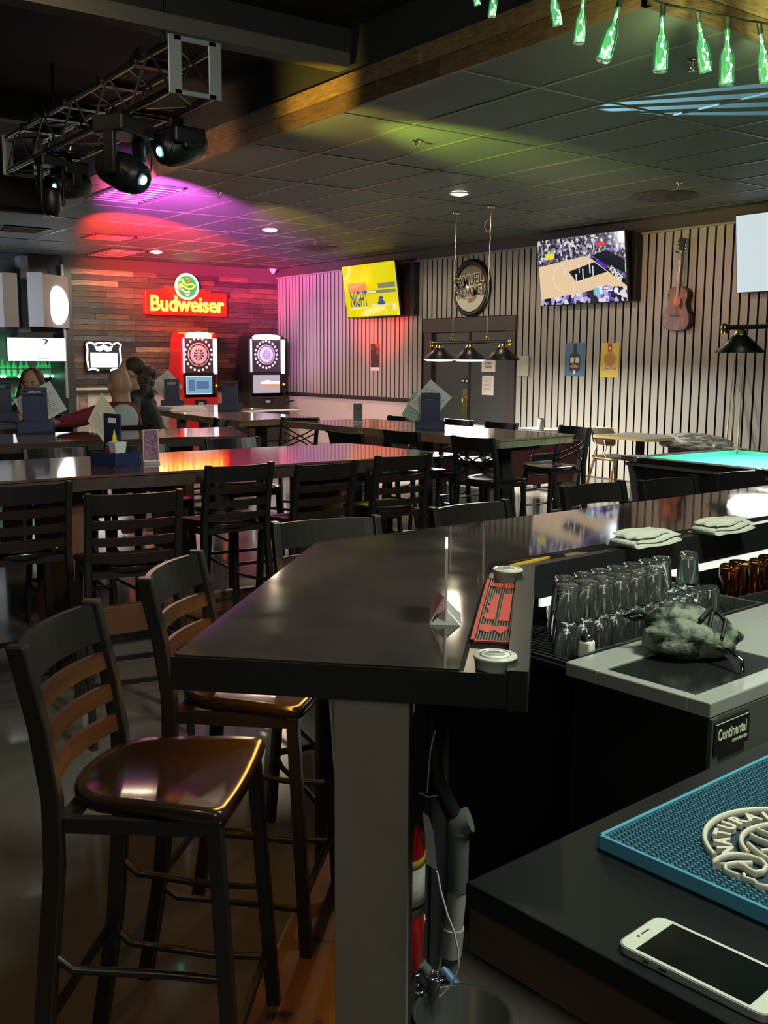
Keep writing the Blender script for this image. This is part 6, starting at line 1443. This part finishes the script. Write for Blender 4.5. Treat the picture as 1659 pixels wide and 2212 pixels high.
def hand(caps,w,d,side,curl=.5,k=1.0):
    """palm and five fingers from wrist w along d; side = thumb direction"""
    d=d.normalized(); side=(side-d*side.dot(d)).normalized(); n=d.cross(side)
    caps.append(([w,w+d*.05*k,w+d*.085*k],[.024*k,.030*k,.026*k]))
    for i,(o_,L_) in enumerate(((.026,.062),(.010,.072),(-.008,.068),(-.024,.052))):
        b_=w+d*.085*k+side*o_*k; m_=b_+d*L_*.5*k-n*curl*.012*k; t_=m_+(d*(1-curl*.6)-n*curl).normalized()*L_*.5*k
        caps.append(([b_-d*.02*k,b_,m_,t_],[.0095*k,.0092*k,.0085*k,.007*k]))
    b_=w+d*.03*k+side*.028*k; m_=b_+(d*.6+side*.8).normalized()*.035*k; t_=m_+(d*.9+side*.3).normalized()*.03*k
    caps.append(([b_,m_,t_],[.012*k,.0105*k,.0085*k]))
def person(lab,c): 
    return thing('person',lab,'person',(0,0,0))
# --- bald man, seen from behind, arm stretched along the table
t=person('bald man in red sweater seen from behind, arm stretched along the table',None)
hc=at(259,834,d=8.6); f=(VD*.86-RD*.5).normalized()
e,M,s_,u=head_parts(hc,f,1.2)
nk=at(263,870,d=8.62); ch=at(255,925,d=8.6); pel=Vector((ch.x+.02,ch.y+.04,.86))
shL=at(216,892,d=8.5); shR=at(283,893,d=8.75)
elL=at(160,908,d=8.12); wrL=at(124,914,d=7.92)
elR=Vector((shR.x+.06,shR.y+.03,1.0)); wrR=elR+VD*.22-RD*.05+UP*.02
knL=pel+f*.40-RD*.10+UP*-.03; knR=pel+f*.40+RD*.10+UP*-.03
ftL=Vector((knL.x,knL.y,.33)); ftR=Vector((knR.x,knR.y,.33))
caps=[([hc-UP*.05,nk,nk-UP*.05],[.080,.078,.09]),([shL,nk-UP*.045,shR],[.062,.075,.062]),([nk-UP*.06,ch,pel],[.10,.155,.15]),
 ([shL,elL,wrL],[.06,.044,.028]),([shR,elR,wrR],[.06,.044,.028]),([pel-RD*.08,knL,ftL],[.10,.065,.042]),([pel+RD*.08,knR,ftR],[.10,.065,.042]),
 ([ftL,ftL+f*.16-UP*.03],[.04,.032]),([ftR,ftR+f*.16-UP*.03],[.04,.032])]
hand(caps,wrL,(wrL-elL),-VD,.3); hand(caps,wrR,VD,-RD,.5)
flesh('body',caps,e,m_skin,t,.008,3)
m_swr=mat('sweater_red',(.16,.012,.022),.85,bump=.3,bscale=90)
flesh('sweater',[([nk-UP*.045,ch,pel+UP*.05],[.098,.172,.165]),([shL,nk-UP*.07,shR],[.078,.095,.078]),([shL,elL,elL+(wrL-elL)*.85],[.077,.062,.047]),([shR,elR,elR+(wrR-elR)*.8],[.077,.06,.047])],[],m_swr,t,.012,3)
MB().ell(at(267,906,d=8.47),(.125,.06,.13),20,12,Matrix((RD,VD,UP)).transposed()).build('white_patch',mat('sweater_white',(.50,.55,.53),.8),t)
m_jean=mat('trousers_dark',(.02,.022,.03),.8)
flesh('trousers',[([pel+UP*.04,pel-UP*.02],[.165,.165]),([pel-RD*.08,knL,ftL+UP*.05],[.115,.08,.06]),([pel+RD*.08,knR,ftR+UP*.05],[.115,.08,.06])],[],m_jean,t,.014,2)
a=math.atan2(f.y,f.x); dup(SA,(pel.x-f.x*.03,pel.y-f.y*.03,0),a-PI/2,'ladder-back stool the bald man sits on',GL)
# --- dark-haired woman standing beside him
t=person('dark-haired woman in a black vest with grey sleeves leaning towards the bald man',None)
hc=at(284,806,d=9.15); f=(-RD*.80-VD*.15-UP*.35).normalized()
e,M,s_,u=head_parts(hc,f,1.04)
nk=at(303,848,d=9.2); ch=at(312,900,d=9.2); pel=Vector((ch.x+.03,ch.y,.93)); shL=at(288,868,d=9.02); shR=at(324,872,d=9.35)
elL=at(290,912,d=8.95); wrL=at(268,928,d=8.85); elR=Vector((shR.x,shR.y+.05,1.02)); wrR=elR-RD*.2
fL=Vector((pel.x-.1,pel.y,.06)); fR=Vector((pel.x+.12,pel.y-.02,.06))
caps=[([hc-UP*.05+RD*.02,nk,nk-UP*.04],[.056,.048,.06]),([shL,nk-UP*.06,shR],[.050,.062,.050]),([nk-UP*.05,ch,pel+UP*.1,pel],[.09,.125,.115,.15]),
 ([shL,elL,wrL],[.046,.036,.024]),([shR,elR,wrR],[.046,.036,.024]),([pel-RD*.07,Vector((fL.x,fL.y,.5)),fL],[.095,.055,.038]),([pel+RD*.07,Vector((fR.x,fR.y,.5)),fR],[.095,.055,.038]),([fL,fL-RD*.15-UP*.02],[.036,.03]),([fR,fR-RD*.15-UP*.02],[.036,.03])]
hand(caps,wrL,(wrL-elL),VD,.4,.9); hand(caps,wrR,-RD,VD,.4,.9)
flesh('body',caps,e,m_skin2,t,.008,3); m_hair=mat('hair_dark',(.018,.013,.012),.5,col2=(.05,.035,.03),nscale=40,bump=.8,bscale=90)
face_bits(t,hc,f,1.04,m_hair)
m_vest=mat('vest_black',(.012,.014,.013),.8); m_slv=mat('sleeve_grey',(.075,.072,.075),.85)
flesh('vest',[([nk-UP*.035,ch,pel+UP*.1,pel-UP*.05],[.088,.145,.14,.175]),([shL+(nk-shL)*.25,nk-UP*.07,shR],[.06,.08,.065])],[],m_vest,t,.012,3)
flesh('sleeve',[([shL,elL,elL+(wrL-elL)*.8],[.066,.052,.04])],[],m_slv,t,.01,2); flesh('sleeve',[([shR,elR,elR+(wrR-elR)*.8],[.06,.05,.04])],[],m_slv,t,.01,2)
flesh('trousers',[([pel-RD*.07,Vector((fL.x,fL.y,.5)),fL+UP*.06],[.11,.07,.055]),([pel+RD*.07,Vector((fR.x,fR.y,.5)),fR+UP*.06],[.11,.07,.055])],[],m_jean,t,.014,2)
hx=[]; rr=random.Random(5)
for i in range(26):
    px=rr.uniform(278,326); py=rr.uniform(788,858); 
    if px<303 and py>800: px+=28
    hx.append((at(px,py,d=9.2+rr.uniform(-.05,.08)),(.045,.045,.05),None))
hx.append((hc+UP*.045-f*.03,(.098,.10,.092),M)); hx.append((at(306,815,d=9.2),(.09,.09,.13),None))
flesh('hair',[],hx,m_hair,t,.010,1)
# --- long-haired woman facing the camera, hand at her face
t=person('long-haired woman facing the camera, hand against her face, behind the menu',None)
hc=at(69,829,d=9.45); f=(-VD*.98+RD*.05-UP*.12).normalized()
e,M,s_,u=head_parts(hc,f,1.08)
nk=at(70,868,d=9.5); ch=at(72,925,d=9.55); pel=Vector((ch.x+.02,ch.y+.03,.86)); shL=at(40,884,d=9.5); shR=at(102,886,d=9.5)
elL=at(40,905,d=9.2); wrL=at(47,862,d=9.33); elR=at(108,915,d=9.25); wrR=at(85,922,d=9.05)
knL=pel-VD*.40-RD*.1; knR=pel-VD*.40+RD*.1; ftL=Vector((knL.x,knL.y,.33)); ftR=Vector((knR.x,knR.y,.33))
caps=[([hc-UP*.05,nk,nk-UP*.04],[.055,.048,.06]),([shL,nk-UP*.06,shR],[.050,.062,.050]),([nk-UP*.05,ch,pel],[.09,.12,.14]),([shL,elL,wrL],[.045,.036,.025]),([shR,elR,wrR],[.045,.036,.025]),
 ([pel-RD*.08,knL,ftL],[.09,.058,.04]),([pel+RD*.08,knR,ftR],[.09,.058,.04]),([ftL,ftL-VD*.15],[.036,.03]),([ftR,ftR-VD*.15],[.036,.03])]
hand(caps,wrL,UP+RD*.15,VD*-1+RD*.3,.35,.95); hand(caps,wrR,-RD,VD,.4,.9)
flesh('body',caps,e,m_skin2,t,.008,3); m_hb=mat('hair_brown',(.10,.055,.032),.5,col2=(.055,.03,.018),nscale=30,nstretch=(1,1,.15),bump=.6,bscale=80)
face_bits(t,hc,f,1.08,m_hb)
hx=[(hc+UP*.052-f*.022,(.108,.104,.092),M)]
for s in (-1,1):
    for i in range(9): hx.append((hc+RD*s*(.085+.011*i)-UP*(.0+.034*i)+VD*(.02),(.038,.045,.045),None))
hx.append((nk+VD*.07,(.12,.05,.12),Matrix((RD,VD,UP)).transposed()))
flesh('hair',[],hx,m_hb,t,.010,1)
flesh('top',[([nk-UP*.05,ch,pel],[.095,.135,.155]),([shL,nk-UP*.08,shR],[.062,.08,.062]),([shR,elR,elR+(wrR-elR)*.7],[.06,.05,.04]),([shL,shL+(elL-shL)*.7],[.06,.052])],[],mat('top_brown',(.06,.03,.025),.8),t,.012,2)
flesh('trousers',[([pel-RD*.08,knL,ftL+UP*.05],[.105,.07,.055]),([pel+RD*.08,knR,ftR+UP*.05],[.105,.07,.055])],[],m_jean,t,.014,2)
dup(SA,(pel.x,pel.y,0),math.atan2(-VD.y,-VD.x)-PI/2,'ladder-back stool the long-haired woman sits on',GL)
